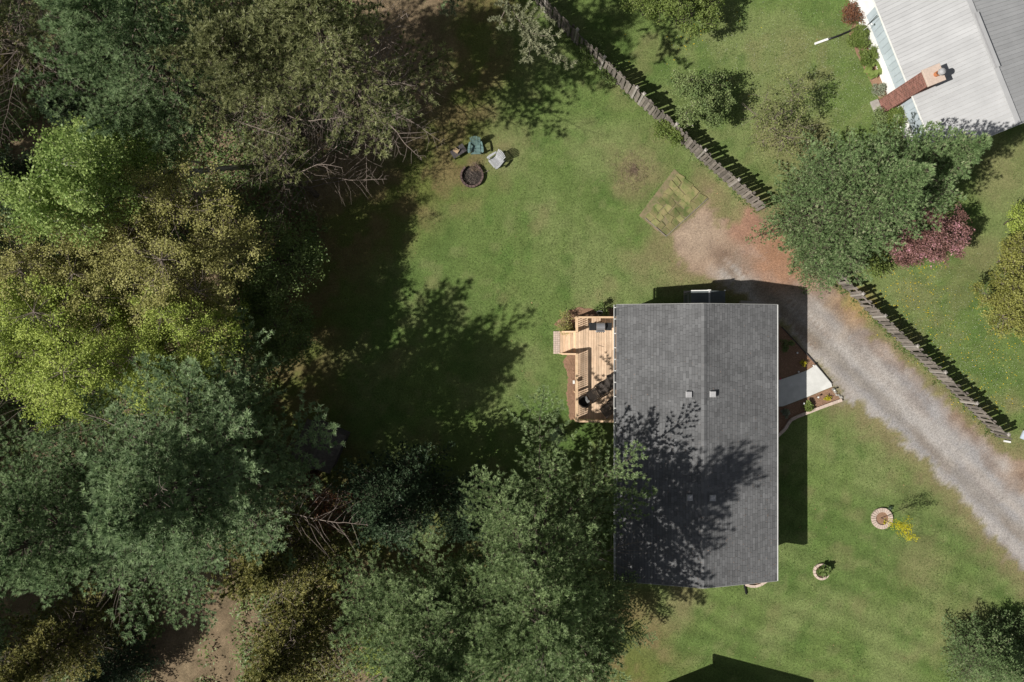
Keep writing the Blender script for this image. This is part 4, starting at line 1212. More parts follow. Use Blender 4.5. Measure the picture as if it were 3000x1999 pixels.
def curb(name, label, line, width, h, mat, piece=.3, z=0):
    root = empty(name, (*W2(*line[0]), 0), 0, label, "edging")
    L = [Vector((*W2(a_, b_, h), 0)) for a_, b_ in line]
    dist = 0; segs = []
    for a_, b_ in zip(L[:-1], L[1:]):
        n = max(1, round((b_ - a_).length / piece))
        for k in range(n): segs.append((a_.lerp(b_, k / n), a_.lerp(b_, (k + 1) / n)))
    for a_, b_ in segs:
        d = (b_ - a_).normalized() * .004
        m = MB(); a2 = a_ + d - root.location; b2 = b_ - d - root.location
        m.bar((a2.x, a2.y, h / 2), (b2.x, b2.y, h / 2), width, h)
        m.build("edging_block", mat, root, bevel=.01)
curb("bed_edging", "pink block edging between the bark bed and the front lawn", [(2468, 1172), (2415, 1191), (2363, 1211), (2335, 1222), (2318, 1231), (2309, 1244), (2301, 1258), (2288, 1270), (2264, 1292)], .17, .16, M['pale_paver'])
curb("bed_edging", "curved pink block edging beside the black downspout", [(2184, 1713), (2198, 1718), (2214, 1719), (2230, 1714), (2247, 1703)], .15, .14, M['pale_paver'], .22)

def rock(root, x, y, r, g, mat, name="stone"):
    vs, fs = [], []
    n = 8
    for i, (rr, z) in enumerate(((.8, 0), (1, .3), (.75, .62), (.3, .8))):
        for k in range(n):
            th = 2 * math.pi * k / n; q = r * rr * g.uniform(.82, 1.15)
            vs.append((x + q * math.cos(th), y + q * math.sin(th) * .85, r * z * g.uniform(.9, 1.1)))
    for i in range(3):
        for k in range(n): fs.append((i * n + k, i * n + (k + 1) % n, (i + 1) * n + (k + 1) % n, (i + 1) * n + k))
    fs.append(tuple(3 * n + k for k in range(n)))
    m = MB(); m.raw(vs, fs); return m.build(name, mat, root)
g = random.Random(12)
sroot_n = 0
SL = ["pale stone at the walkway corner, first of the row by the gravel", "grey stone second from the walkway corner", "small stone in the middle of the row by the gravel", "tan stone fourth from the walkway corner", "low stone next to last before the block edging", "pale stone touching the end of the block edging"]
for (px, py, r), lb in zip([(2441, 1141, .12), (2446, 1149, .10), (2450, 1157, .08), (2456, 1158, .08), (2460, 1162, .07), (2464, 1165, .11)], SL):
    x, y, _ = W(px, py)
    o = rock(None, 0, 0, r, g, M['rock']); o.location = (x, y, .02); tag(o, lb, "stone", "stones edging the bark bed")
for (px, py, r, lb) in [(2290, 1205, .09, "stone in the shaded bark bed nearest the house"), (2296, 1213, .11, "larger grey stone in the shaded bark bed"), (2311, 1211, .08, "stone in the shaded bark bed furthest from the house")]:
    x, y, _ = W(px, py); o = rock(None, 0, 0, r, g, M['rock']); o.location = (x, y, .03); tag(o, lb, "stone", "stones in the shaded bark bed")

def path_light(px, py, label):
    root = empty("path_light", W(px, py, 0.03), 0, label, "garden lamp", "solar lamps in the bark beds")
    m = MB(); m.tube([(0, 0, 0), (0, 0, .3)], .009, 6); m.build("stake", M['black'], root)
    m = MB(); m.tube([(0, 0, .27), (0, 0, .34)], .03, 8); m.build("lens", M['lamp_metal'], root)
    m = MB(); m.lathe([(.055, .34), (.05, .36), (.0, .375)], 12); m.build("lamp_cap", M['lamp_metal'], root)
path_light(2376, 1071, "silver garden lamp on the upper bark bed by the walkway tip")
path_light(2390, 1163, "silver garden lamp in the sunlit bark below the walkway")
path_light(2348, 1181, "silver garden lamp in shade below the walkway")
path_light(2333, 1089, "silver garden lamp in shade above the walkway")
path_light(2329, 1034, "silver garden lamp alone in the shaded upper bed")
path_light(2437, 1143, "silver garden lamp among the stones at the gravel")
fl = MB(); q = W(2285, 1110, .15); fl.lathe([(.0, .0), (.04, .03), (.05, .08), (.0, .1)], 10, q)
tag(fl.build("flower", M['plain_red']), "single pink flower beside the walkway at the house", "flower")

# ring planters
def ring(name, label, px, py, ro, ri, n, h, mat, inner, cat="planter", gap=.012, skip=(), sl=.55):
    root = empty(name, W(px, py, 0), 0, label, cat)
    for k in range(n):
        if k in skip: continue
        a0 = 2 * math.pi * k / n + gap / ro; a1 = 2 * math.pi * (k + 1) / n - gap / ro
        hh = h * random.uniform(.95, 1.04); j = random.uniform(-.008, .008)
        m = MB(); m.prism([((ri + j) * math.cos(a0), (ri + j) * math.sin(a0)), ((ro + j) * math.cos(a0), (ro + j) * math.sin(a0)), ((ro + j) * math.cos(a1), (ro + j) * math.sin(a1)), ((ri + j) * math.cos(a1), (ri + j) * math.sin(a1))], 0, hh)
        m.build("block", mat, root, bevel=.008)
    m = MB(); m.lathe([(.0, h * sl), (ri * .5, h * sl * 1.05), (ri + .03, h * sl * .9), (ri + .03, 0)], 20)
    m.build("soil", inner, root)
    return root
ring("round_planter", "larger round planter of pale blocks holding the young tree", 2582, 1518, .60, .36, 24, .13, M['pale_paver'], M['mulch'])
ring("round_planter", "smaller round planter of pale blocks with a strappy green plant", 2405, 1674, .47, .34, 13, .13, M['pale_paver'], M['soil'])
bush(60, 2411, 1668, .3, .55, .36, LM['midgreen'], "daylily", "strappy green plant in the smaller round planter", "plant", groups=7, clumps=6, leaves=16, size=.10, cl_r=.08, stems=6)
bush(61, 2610, 1488, .15, .25, .12, LM['darkfir'], "garden_plant", "tiny dark sprig on the rim of the larger round planter", "plant", groups=3, clumps=3, leaves=6, size=.05, cl_r=.05)
fp = ring("fire_pit", "dark block fire pit ring full of brush beside the garden chairs", 1383, 517, .66, .55, 20, .24, M['dark_paver'], M['ash'], "fire pit", skip=(4, 5, 6), sl=.12)
def sticks(name, label, cat, px, py, r, n, L, mat, zc=.2, rad=.006):
    g2 = np.random.default_rng(int(px)); segs = []
    for _ in range(n):
        a = g2.uniform(0, 6.28); q = r * (math.sqrt(g2.random()) if r < .8 else abs(g2.normal(0, .5)))
        c = np.array([q * math.cos(a), q * math.sin(a), g2.uniform(.03, zc)])
        d = rand_unit(1, g2)[0]; d[2] *= .25; l = L * g2.uniform(.4, 1.3)
        mid = c + g2.normal(0, .03, 3)
        segs += [(c - d * l / 2, mid, rad, rad * .8), (mid, c + d * l / 2, rad * .8, rad * .4)]
    v, f = tubes(segs, 3)
    o = link(name, np_mesh(name, v, f, mat)); o.location = W(px, py, 0)
    return tag(o, label, cat, kind='stuff')
sticks("brush_pile", "pale dry sticks heaped at the top of the fire pit", "brush", 1392, 492, .28, 90, .38, M['straw'], .32)
sticks("brush_pile", "dark twigs filling the fire pit", "brush", 1380, 522, .42, 110, .3, M['twig_grey'], .2, .005)
sticks("brush_pile", "flattened tan brush heap left of the vegetable plot", "brush", 1855, 500, 1.5, 420, .35, M['straw'], .07, .006)
sticks("brush_pile", "grey brush at the bottom edge of the big pine", "brush", 1640, 1990, .9, 120, .9, M['twig_grey'], .4, .012)

# ------------------------------------------------------------------ garden chairs by the fire pit
def adirondack(loc, rz, mat, label):
    """faces -Y locally, back towards +Y"""
    root = empty("garden_chair", loc, rz, label, "garden chair", "plastic garden chairs by the fire pit")
    for i in range(7):
        u = i / 7; m = MB(); y = -.42 + u * .46; z = .38 - u * .12
        m.box(-.25, .25, y, y + .057, z - .012, z + .008 - .01); m.build("seat_slat", mat, root, bevel=.004)
    n = 7
    for i in range(n):
        f = (i - 3) / 3; m = MB()
        x0 = f * .20; x1 = f * .27
        top = .92 - .09 * f * f
        a = Vector((x0, .02, .25)); b = Vector((x1, .02 + (top - .25) * .55, top))
        m.bar(a, b, .062, .018, up=(0, -1, .4)); m.build("back_slat", mat, root, bevel=.004)
    for s in (-1, 1):
        m = MB()
        m.prism([(s * .27, .16), (s * .31, -.30), (s * .33, -.42), (s * .40, -.45), (s * .445, -.38), (s * .44, -.2), (s * .38, .1), (s * .35, .2)], .53, .56)
        m.build("armrest", mat, root, bevel=.008)
        m = MB(); m.box(s * .29 - .02, s * .29 + .02, -.40, -.31, 0, .53); m.build("leg", mat, root)
        m = MB(); m.bar((s * .28, -.40, .33), (s * .28, .35, .05), .03, .10); m.build("leg", mat, root)
        m = MB(); m.box(s * .31 - .02, s * .31 + .02, .13, .19, .2, .53); m.build("arm_brace", mat, root)
    m = MB(); m.box(-.26, .26, -.455, -.425, .27, .38); m.build("front_apron", mat, root)
    m = MB(); m.bar((-.27, .24, .56), (.27, .24, .56), .04, .05); m.build("back_rail", mat, root)
adirondack(W(1394, 430, .2), R(2), M['green_plastic'], "teal green slatted garden chair above the fire pit")
adirondack(W(1458, 469, .2)[:2] + (0,), R(-50), M['white_plastic'], "pale grey slatted garden chair right of the fire pit")
for o in bpy.data.objects:
    if o.name.startswith("garden_chair"): o.location.z = 0
tb = empty("side_table", W(1343, 444, .3)[:2] + (0,), R(33), "low dark wooden table left of the teal chair", "table", )
for i in range(6):
    m = MB(); m.box(-.42 + i * .142, -.42 + (i + 1) * .142 - .012, -.24, .24, .36, .385); m.build("table_slat", M['dark_wood'], tb)
for sx_ in (-.36, .36):
    for sy_ in (-.19, .19):
        m = MB(); m.box(sx_ - .03, sx_ + .03, sy_ - .03, sy_ + .03, 0, .36); m.build("leg", M['dark_wood'], tb)
bx = MB(); bx.box(-.15, .15, -.11, .11, 0, .12); bx.box(-.16, .16, -.005, .005, .12, .124)
o = bx.build("cardboard_box", M['tan_box'], bevel=.006); q = W(1337, 442, .4); o.location = (q[0], q[1], .386); o.rotation_euler = (0, 0, R(-35)); tag(o, "tan box lying on the dark side table", "box")
cp = MB(); cp.lathe([(.03, 0), (.04, .1), (.034, .1), (.026, .01)], 10); q = W(1346, 440, .4)
o = cp.build("cup", M['fascia']); o.location = (q[0], q[1], .386); tag(o, "white cup on the dark side table", "cup")
stk = MB(); stk.bar(W(1418, 508, .02), W(1431, 500, .04), .04, .03)
tag(stk.build("stick", M['twig_grey']), "short grey stick lying right of the fire pit", "stick")

# ------------------------------------------------------------------ deck furniture
def lounger(loc, rz, label, back=28, cush=False):
    """head towards -X, foot towards +X"""
    root = empty("wicker_lounger", loc, rz, label, "sun lounger", "dark wicker loungers on the deck")
    for s in (-1, 1):
        m = MB(); m.bar((-.35, s * .31, .30), (.95, s * .31, .30), .04, .05); m.build("side_rail", M['wicker_frame'], root)
        for x in (-.3, .85):
            m = MB(); m.box(x - .025, x + .025, s * .30 - .025, s * .30 + .025, 0, .29); m.build("leg", M['wicker_frame'], root)
        m = MB(); pts = [(-.38, s * .36, .32), (-.34, s * .37, .50), (-.15, s * .38, .55), (.08, s * .37, .52), (.16, s * .36, .33)]
        m.tube(pts, [.022, .03, .032, .03, .02], 8); m.build("armrest", M['wicker_frame'], root, smooth=True)
    for k in range(12):
        x = -.33 + k * .107
        m = MB(); m.box(x, x + .098, -.285, .285, .315, .335 + .004 * (k % 2)); m.build("seat_slat", M['wicker'], root)
    t = R(back); c, s_ = math.cos(t), math.sin(t)
    for k in range(7):
        u0 = k * .1; u1 = u0 + .092
        m = MB()
        m.raw([(-.36 - u0 * c, -.285, .33 + u0 * s_), (-.36 - u1 * c, -.285, .33 + u1 * s_), (-.36 - u1 * c, .285, .33 + u1 * s_), (-.36 - u0 * c, .285, .33 + u0 * s_),
               (-.36 - u0 * c, -.285, .305 + u0 * s_), (-.36 - u1 * c, -.285, .305 + u1 * s_), (-.36 - u1 * c, .285, .305 + u1 * s_), (-.36 - u0 * c, .285, .305 + u0 * s_)],
              [(0, 3, 2, 1), (4, 5, 6, 7), (0, 1, 5, 4), (2, 3, 7, 6), (0, 4, 7, 3), (1, 2, 6, 5)]); m.build("back_slat", M['wicker'], root)
    for s in (-1, 1):
        m = MB(); m.bar((-.36, s * .31, .32), (-.36 - .72 * c, s * .31, .32 + .72 * s_), .035, .045); m.build("back_rail", M['wicker_frame'], root)
    return root
L1 = W(1768, 1137, .85); lounger((L1[0], L1[1], DZ), R(34), "dark wicker lounger nearest the long railing")
L2 = W(1806, 1180, .85); lounger((L2[0], L2[1], DZ), R(38), "dark wicker lounger by the lower railing, half under the eave")
# tub chair with cushion
tc_ = empty("tub_chair", (*W(1712, 1176, .9)[:2], DZ), R(34), "round dark wicker tub chair with a grey cushion in the deck corner", "chair")
m = MB()
prof = []
for k in range(15):
    a = R(55) + k * R(250) / 14
    prof.append((.31 * math.cos(a), .31 * math.sin(a)))
for k in range(14):
    (xa, ya), (xb, yb) = prof[k], prof[k + 1]
    m.bar((xa, ya, .40), (xb, yb, .40), .05, .62)
m.build("backrest", M['wicker'], tc_)
m = MB(); m.lathe([(0, .32), (.27, .32), (.29, .28), (.25, .0)], 20); m.build("seat", M['wicker_frame'], tc_)
m = MB(); m.tube([(xa, ya, .72) for xa, ya in prof], .035, 7); m.build("rim", M['wicker_frame'], tc_, smooth=True)
m = MB(); m.box(.08, .26, -.2, .2, .33, .40); m.build("cushion", M['cushion'], tc_, bevel=.02, rot=(0, 0, 0))
ot = empty("wicker_ottoman", (*W(1800, 1112, .8)[:2], DZ), R(20), "square dark wicker armchair seat half hidden by the eave", "chair")
m = MB(); m.box(-.33, .33, -.33, .33, .28, .34); m.build("seat", M['wicker'], ot, bevel=.02)
m = MB()
for a_, b_ in (((-.33, -.33), (.33, -.33)), ((.33, -.33), (.33, .33)), ((.33, .33), (-.33, .33)), ((-.33, .33), (-.33, -.33))): m.bar((*a_, .34), (*b_, .34), .06, .06)
m.build("frame", M['wicker_frame'], ot)
for sx_ in (-.3, .3):
    for sy_ in (-.3, .3):
        m = MB(); m.box(sx_ - .025, sx_ + .025, sy_ - .025, sy_ + .025, 0, .28); m.build("leg", M['wicker_frame'], ot)
m = MB(); m.bar((.30, -.33, .34), (.42, -.33, .78), .05, .05); m.bar((.30, .33, .34), (.42, .33, .78), .05, .05); m.bar((.36, 0, .36), (.44, 0, .80), .6, .03, up=(1, 0, -.2)); m.build("backrest", M['wicker'], ot)

gr = empty("barbecue_grill", (*W(1760, 957, 1.4)[:2], DZ), 0, "gas barbecue with steel lid and black side shelves on the deck", "barbecue")
m = MB(); m.box(-.25, .25, -.2, .2, .0, .72); m.build("cabinet", M['black'], gr)
m = MB()
for k in range(9):
    a0 = math.pi * k / 8
    m.v.append((-.225, -.22 * math.cos(a0), .80 + .2 * math.sin(a0))); m.v.append((.225, -.22 * math.cos(a0), .80 + .2 * math.sin(a0)))
m.f = [(2 * k, 2 * k + 2, 2 * k + 3, 2 * k + 1) for k in range(8)] + [tuple(range(0, 18, 2))[::-1], tuple(range(1, 18, 2))]
m.t = [.5] * 18
m.build("lid", M['steel'], gr)
for s in (-1, 1):
    m = MB(); m.box(s * .44 - .18, s * .44 + .18, -.21, .21, .77, .80); m.build("side_shelf", M['black'], gr, bevel=.006)
m = MB(); m.box(-.25, .25, -.30, -.22, .66, .79); m.build("control_panel", M['steel'], gr, bevel=.01)
for k in range(4):
    m = MB(); m.tube([(-.165 + k * .11, -.30, .725), (-.165 + k * .11, -.34, .725)], .022, 10); m.build("knob", M['black'], gr)
m = MB(); m.tube([(-.18, -.25, .88), (.18, -.25, .88)], .012, 6); m.build("lid_handle", M['black'], gr)
for s in (-1, 1):
    m = MB(); m.lathe([(0, 0), (.07, 0), (.07, .03), (0, .03)], 12); m.build("wheel", M['black'], gr, loc=(s * .25, .2, .07), rot=(0, R(90), 0))
hb = empty("hose", (*W(1757, 918, .6)[:2], .1), 0, "coiled dark hose hanging behind the upper deck railing", "hose")
m = MB()
m.tube([(.17 * math.cos(k * .5), .10 * math.sin(k * .5) + k * .0006, .35 + k * .004) for k in range(60)], .016, 5)
m.build("coil", M['cushion'], hb, smooth=True)
m = MB(); m.box(-.02, .02, -.02, .02, -.1, .6); m.build("holder_post", M['black'], hb)
tw = MB(); tw.bar(W(1751, 1011, .5), W(1769, 1017, .5), .012, .012)
tag(tw.build("twig", M['bark']), "thin twig lying on the deck boards", "twig")

# ------------------------------------------------------------------ small metal shed, slab and bench at the upper gable
sh = empty("metal_shed", (10.5, 2.1, 0), 0, "small charcoal metal shed against the upper gable wall", "shed")
sx0, sx1, sy0_, sy1_ = W(2025, 0, 1.8)[0] - 10.5, W(2125, 0, 1.8)[0] - 10.5, -.5, W(0, 852, 1.9)[1] - 2.1
xm = W(2078, 0, 2.0)[0] - 10.5
m = MB(); m.box(sx0 + .04, sx1 - .04, sy0_, sy1_ - .04, 0, 1.74); m.build("wall", M['shed_roof'], sh)
for side, xa in ((-1, sx0), (1, sx1)):
    m = MB()
    m.raw([(xa, sy0_, 1.76), (xm, sy0_, 2.0), (xm, sy1_, 2.0), (xa, sy1_, 1.76), (xa, sy0_, 1.74), (xm, sy0_, 1.98), (xm, sy1_, 1.98), (xa, sy1_, 1.74)],
          [(0, 1, 2, 3), (7, 6, 5, 4), (0, 3, 7, 4), (2, 6, 7, 3), (0, 4, 5, 1)]); o = m.build("roof_panel", M['shed_roof'], sh)
    for k in range(7):
        yy = sy0_ + .1 + k * (sy1_ - sy0_ - .15) / 6.5
        m = MB(); m.bar((xa, yy, 1.775), (xm, yy, 2.015), .07, .035); m.build("roof_rib", M['shed_roof'], sh)
m = MB(); m.bar((xm, sy0_, 2.02), (xm, sy1_ + .02, 2.02), .09, .02); m.build("ridge_cap", M['vent'], sh)
m = MB(); m.bar((sx0, sy1_ + .01, 1.77), (xm, sy1_ + .01, 2.01), .04, .05); m.build("verge_trim", M['fascia'], sh)
m = MB(); m.box(xm - .08, xm + .08, sy1_, sy1_ + .05, 1.98, 2.05); m.build("trim_cap", M['fascia'], sh)
m = MB(); m.box(sx1 - .05, sx1 + .02, sy1_ - .01, sy1_ + .04, 1.74, 1.79); m.build("trim_cap", M['fascia'], sh)
sb = MB(); a_ = W(2004, 852, .1); b_ = W(2024, 905, .1); sb.box(a_[0], b_[0], b_[1], a_[1], 0, .1)
tag(sb.build("concrete_slab", M['conc'], bevel=.01), "grey concrete slab left of the metal shed", "slab")
pl = MB(); q = W(2011, 862, .6); pl.box(q[0] - .02, q[0] + .02, q[1] - .9, q[1] - .0, .98, 1.02); pl.tube([(q[0], q[1], 0), (q[0], q[1], 1.0)], .02, 6); pl.tube([(q[0], q[1] - .85, 0), (q[0], q[1] - .85, 1.0)], .02, 6)
tag(pl.build("handrail", M['steel']), "thin metal handrail on the slab beside the metal shed", "handrail")
bn = empty("wooden_bench", (*W(2191, 888, .45)[:2], 0), R(-3), "plain grey wooden bench in the shade of the upper gable", "bench")
for k in range(2):
    m = MB(); m.box(-.4, .4, -.19 + k * .16, -.19 + k * .16 + .15, .42, .455); m.build("seat_plank", M['grey_cap'], bn)
for s in (-1, 1):
    m = MB(); m.box(s * .33 - .03, s * .33 + .03, -.17, .1, 0, .42); m.build("leg", M['grey_cap'], bn)

# ------------------------------------------------------------------ vegetable plot
A_, B_, C_, D_ = [Vector((*W2(*p), 0)) for p in ((1987, 505), (2072, 583), (1951, 693), (1890, 640))]
vp = empty("vegetable_plot", ((A_ + B_ + C_ + D_) / 4), 0, "rectangular plot of turned sod and straw below the picket fence", "garden plot")
m = MB(); m.prism([(p.x - vp.location.x, p.y - vp.location.y) for p in (Vector((*W2(1975, 495), 0)), Vector((*W2(2078, 588), 0)), Vector((*W2(1951, 700), 0)), Vector((*W2(1872, 632), 0)))], -.05, .018); m.build("soil", M['bare'], vp)
nu, nv = 4, 9
gg = random.Random(9)
for i in range(nu):
    off = gg.uniform(0, .06)
    for j in range(nv):
        if gg.random() < .06: continue
        u0 = (i + .02) / nu; u1 = (i + .98) / nu
        v0 = min(1, (j + .02) / nv + off); v1 = min(1, (j + .98) / nv + off * .9)
        if v1 - v0 < .03: continue
        def bil(u, v): return D_.lerp(C_, u).lerp(A_.lerp(B_, u), v) - vp.location
        jit = lambda p: (p.x + gg.uniform(-.08, .08), p.y + gg.uniform(-.08, .08))
        m = MB(); m.prism([jit(bil(u0, v0)), jit(bil(u1, v0)), jit(bil(u1, v1)), jit(bil(u0, v1))], -.02, gg.uniform(.035, .075))
        m.build("sod_piece", M['sod'], vp, bevel=.008)
for pa, pb in ((B_, C_), (C_, D_)):
    m = MB(); a_ = pa - vp.location; b_ = pb - vp.location; m.bar((a_.x, a_.y, .05), (b_.x, b_.y, .03), .03, .07); m.build("edge_board", M['grey_wood'], vp)

# ------------------------------------------------------------------ picket fences
def fence(line, label, hs=1.0):
    P = [Vector((*W2(*p), 0)) for p in line]
    root = empty("picket_fence", P[0], 0, label, "fence", "weathered picket fence lines")
    me_p = MB(); me_p.box(-.083, .083, -.010, .010, .04, 1.66); me_p.raw([(-.083, -.010, 1.66), (.083, -.010, 1.66), (.083, .010, 1.66), (-.083, .010, 1.66), (-.03, -.01, 1.71), (.03, -.01, 1.71), (.03, .01, 1.71), (-.03, .01, 1.71)], [(0, 1, 5, 4), (1, 2, 6, 5), (2, 3, 7, 6), (3, 0, 4, 7), (4, 5, 6, 7)])
    mesh_p = me_p.mesh("picket", M['grey_wood'])
    mp = MB(); mp.box(-.055, .055, -.055, .055, 0, 1.84); mesh_post = mp.mesh("fence_post", M['grey_cap'])
    mc = MB(); mc.box(-.08, .08, -.08, .08, 0, .025); mc.raw([(-.07, -.07, .025), (.07, -.07, .025), (.07, .07, .025), (-.07, .07, .025), (0, 0, .08)], [(0, 1, 4), (1, 2, 4), (2, 3, 4), (3, 0, 4)]); mesh_cap = mc.mesh("post_cap", M['grey_cap'])
    i = 0; carry = 0.0
    for a, b in zip(P[:-1], P[1:]):
        d = b - a; L = d.length; ang = math.atan2(d.y, d.x); u = d.normalized(); nrm = Vector((-u.y, u.x, 0))
        for z in (.35 * hs, 1.42 * hs):
            m = MB(); aa = a - P[0]; bb = b - P[0]
            m.bar((aa.x, aa.y, z), (bb.x, bb.y, z), .04, .09); m.build("fence_rail", M['grey_wood'], root)
        s = carry
        while s < L:
            if gg.random() < .025 and s > .5: i += 1; s += .176; continue
            p = a + u * s + nrm * (.035 if i % 2 else -.035) - P[0]
            o = link("picket", mesh_p, root, (p.x, p.y, gg.uniform(-.04, .02)), (gg.gauss(0, .025), gg.gauss(0, .022), ang)); i += 1; o.scale.z = hs * gg.uniform(.97, 1.03)
            s += .176
        carry = s - L
        s = 0.0
        while s < L:
            p = a + u * s - P[0]
            o = link("fence_post", mesh_post, root, (p.x, p.y, -1.84 * (1 - hs)), (0, 0, ang))
            link("post_cap", mesh_cap, o, (0, 0, 1.84)); s += 2.4
FL1 = [(1525, -40), (1596, 36), (1760, 202), (1871, 305), (2044, 463), (2218, 617)]
FL2 = [(2404, 778), (2556, 928), (2726, 1088), (2918, 1277)]
fence(FL1, "grey picket fence running from the top edge down to the spruces", .9)
fence(FL2, "grey picket fence along the far side of the gravel driveway", .76)
# weeds along the fence foot, undergrowth in the woods
def foliage_stuff(name, label, cat, x, y, zmax, size, mat, per=9, rad=.12):
    n = len(x); P = np.repeat(np.stack([x, y, np.zeros(n)], -1), per, 0)
    z = np.repeat(rng.uniform(.3, 1, n) * zmax, per)
    P = P + rng.normal(0, rad, P.shape); P[:, 2] = rng.random(len(P)) * z
    d = rand_unit(len(P)); d[:, 2] = np.abs(d[:, 2]) * .5
    sd = np.cross(d, np.array([0, 0, 1.]) + rand_unit(len(P)) * .6); sd /= (np.linalg.norm(sd, axis=1)[:, None] + 1e-9)
    ln = size * rng.uniform(.6, 1.4, len(P))[:, None]
    V, Fc = quads_or_tris(P, sd * ln * .28, d * ln)
    t = np.repeat(np.clip(np.repeat(rng.beta(2, 2, n), per) + rng.normal(0, .1, len(P)), 0, 1), 3)
    return tag(link(name, np_mesh(name, V, Fc, mat, attrs={"tint": t})), label, cat, kind='stuff')
def along(L, n, off):
    P = np.array([W2(*p) for p in L]); seg = rng.integers(0, len(P) - 1, n); f = rng.random(n)[:, None]
    Q = P[seg] * (1 - f) + P[seg + 1] * f
    return Q[:, 0] + rng.normal(0, off, n), Q[:, 1] + rng.normal(0, off, n)
for FL, lb in ((FL1, "weeds and long grass along the foot of the upper fence"), (FL2, "weeds and long grass along the foot of the driveway fence")):
    x, y = along(FL, 170, .16); foliage_stuff("weeds", lb, "weeds", x, y, .12, .09, LM['grass'], 11, .09)
nu_ = 16000
x = rng.uniform(-33, -9, nu_); y = rng.uniform(-21, 21, nu_)
den = fbm(x, y, 2.6, 171); keep = (sd_poly(x, y, FOREST) < -3.2) & (den > .40)
for (px, py, r) in ((590, 1740, 2.3), (520, 1930, 1.8), (610, 1610, 1.0), (860, 1180, 1.2), (1250, 420, 4.2), (1000, 560, 2.2)):
    c = W2(px, py); keep &= np.hypot(x - c[0], y - c[1]) > r
x, y = x[keep], y[keep]
foliage_stuff("undergrowth", "dark low undergrowth covering the ground in the woods", "undergrowth", x, y, .9, .16, LM['midgreen'], 10, .2)
x = rng.uniform(-12, 24, 700); y = rng.uniform(-19, 19, 700)
c_, g_, i_ = ground_colors(x, y); k_ = g_ > .5
litter("fallen_leaves", "scattered fallen leaves and bits lying on the lawn", "leaf litter", M['dryleaf'], x[k_], y[k_], .06, .06)
wb = MB(); a_ = W(2943, 1291, .08); wb.box(-.18, .18, -.05, .05, 0, .09)
o = wb.build("white_post", M['fascia']); o.location = (*W(2951, 1294, .05)[:2], .0); o.rotation_euler = (0, 0, R(-10)); tag(o, "short white post lying at the lower end of the fence", "post")
bt = MB(); bt.prism([W2(2989, 1284, .6), W2(2999, 1262, .6), W2(3050, 1255, .6), W2(3055, 1310, .6)], .55, .62); bt.tube([(29.0, -5.6, 0), (29.0, -5.6, .55)], .03, 6)
tag(bt.build("garden_table", material("pale_blue_plastic", (.55, .62, .72), rough=.4)), "pale blue table corner at the right edge", "table")

# ------------------------------------------------------------------ the neighbour's house
# local frame: x along the eave (towards the lower right), y up the slope (away from the drone)
NA = math.atan2(-.928, .372)
nh = empty("neighbour_house", (0, 0, 0), 0, "neighbour's white house under a pale grey metal roof", "house")
Dv = Vector((.372, -.928, 0)); Nv = Vector((.928, .372, 0))
def NP(s, d, z): p = Dv * s + Nv * d; return (p.x, p.y, z)
De = 1357 * 37.2 / F; Dr = 1614 * 36.0 / F; ze, zr = 2.8, 4.0
s_end = -.64; s_start = -15.0
Df = Dr + (Dr - De)
# roof panels laid side by side, a raised seam between
def npanel(s0, s1, da, za, db, zb):
    th = .03
    m = MB()
    m.raw([NP(s0, da, za), NP(s1, da, za), NP(s1, db, zb), NP(s0, db, zb), NP(s0, da, za - th), NP(s1, da, za - th), NP(s1, db, zb - th), NP(s0, db, zb - th)],
          [(0, 3, 2, 1)[::-1], (4, 5, 6, 7)[::-1], (0, 4, 5, 1)[::-1], (1, 5, 6, 2)[::-1], (2, 6, 7, 3)[::-1], (3, 7, 4, 0)[::-1]])
    return m
s = s_start; i = 0
while s < s_end - .02:
    s1 = min(s + .21, s_end)
    for (da, za) in ((De, ze), (Df, ze)):
        jj = 0.0 if i % 2 else .006
        npanel(s + .002, s1 - .006, da, za + jj, Dr, zr + jj).build("roof_panel", M['nroof'], nh)
    s = s1; i += 1
m = MB()
for (da, za) in ((De + .03, ze), (Df - .03, ze)):
    vs = [NP(s_start, da, za - .04), NP(s_end - .01, da, za - .04), NP(s_end - .01, Dr, zr - .04), NP(s_start, Dr, zr - .04)]
    m.raw(vs, [(0, 1, 2, 3)])
m.build("roof_deck", M['conc'], nh)
def bar_nd(m, a, b, w, h): m.bar(a, b, w, h)
m = MB(); bar_nd(m, NP(s_start, Dr, zr + .03), NP(s_end, Dr, zr + .03), .26, .03); m.build("ridge_cap", M['nroof'], nh)
s_v0, s_v1 = -(.928 * 958 - .372 * 1350) * 36 / F, -(.928 * 800 - .372 * 1418) * 36 / F
m = MB(); bar_nd(m, NP(s_v0, Dr, zr + .09), NP(s_v1, Dr, zr + .09), .30, .08); m.build("ridge_vent", M['nroof'], nh)
m = MB(); bar_nd(m, NP(s_v0 + .02, Dr - .10, zr + .14), NP(s_v1 - .02, Dr - .10, zr + .14), .07, .02); m.build("ridge_vent_lip", M['vent'], nh)
m = MB(); bar_nd(m, NP(s_start, De - .03, ze - .03), NP(s_end, De - .02, ze - .03), .03, .10); m.build("gutter", M['fascia'], nh)
m = MB()
for (da, za) in ((De, ze), (Df, ze)): m.bar(NP(s_end + .015, da, za - .05), NP(s_end + .015, Dr, zr - .05), .025, .14)
m.build("fascia_board", M['fascia'], nh)
# walls
De2 = De + .5
m = MB()
cs = [NP(s_start + .4, De2, 0), NP(s_end - .5, De2, 0), NP(s_end - .5, Df - .5, 0), NP(s_start + .4, Df - .5, 0)]
m.prism([(c[0], c[1]) for c in cs], 0, ze - .05); m.build("wall", M['nwall'], nh)
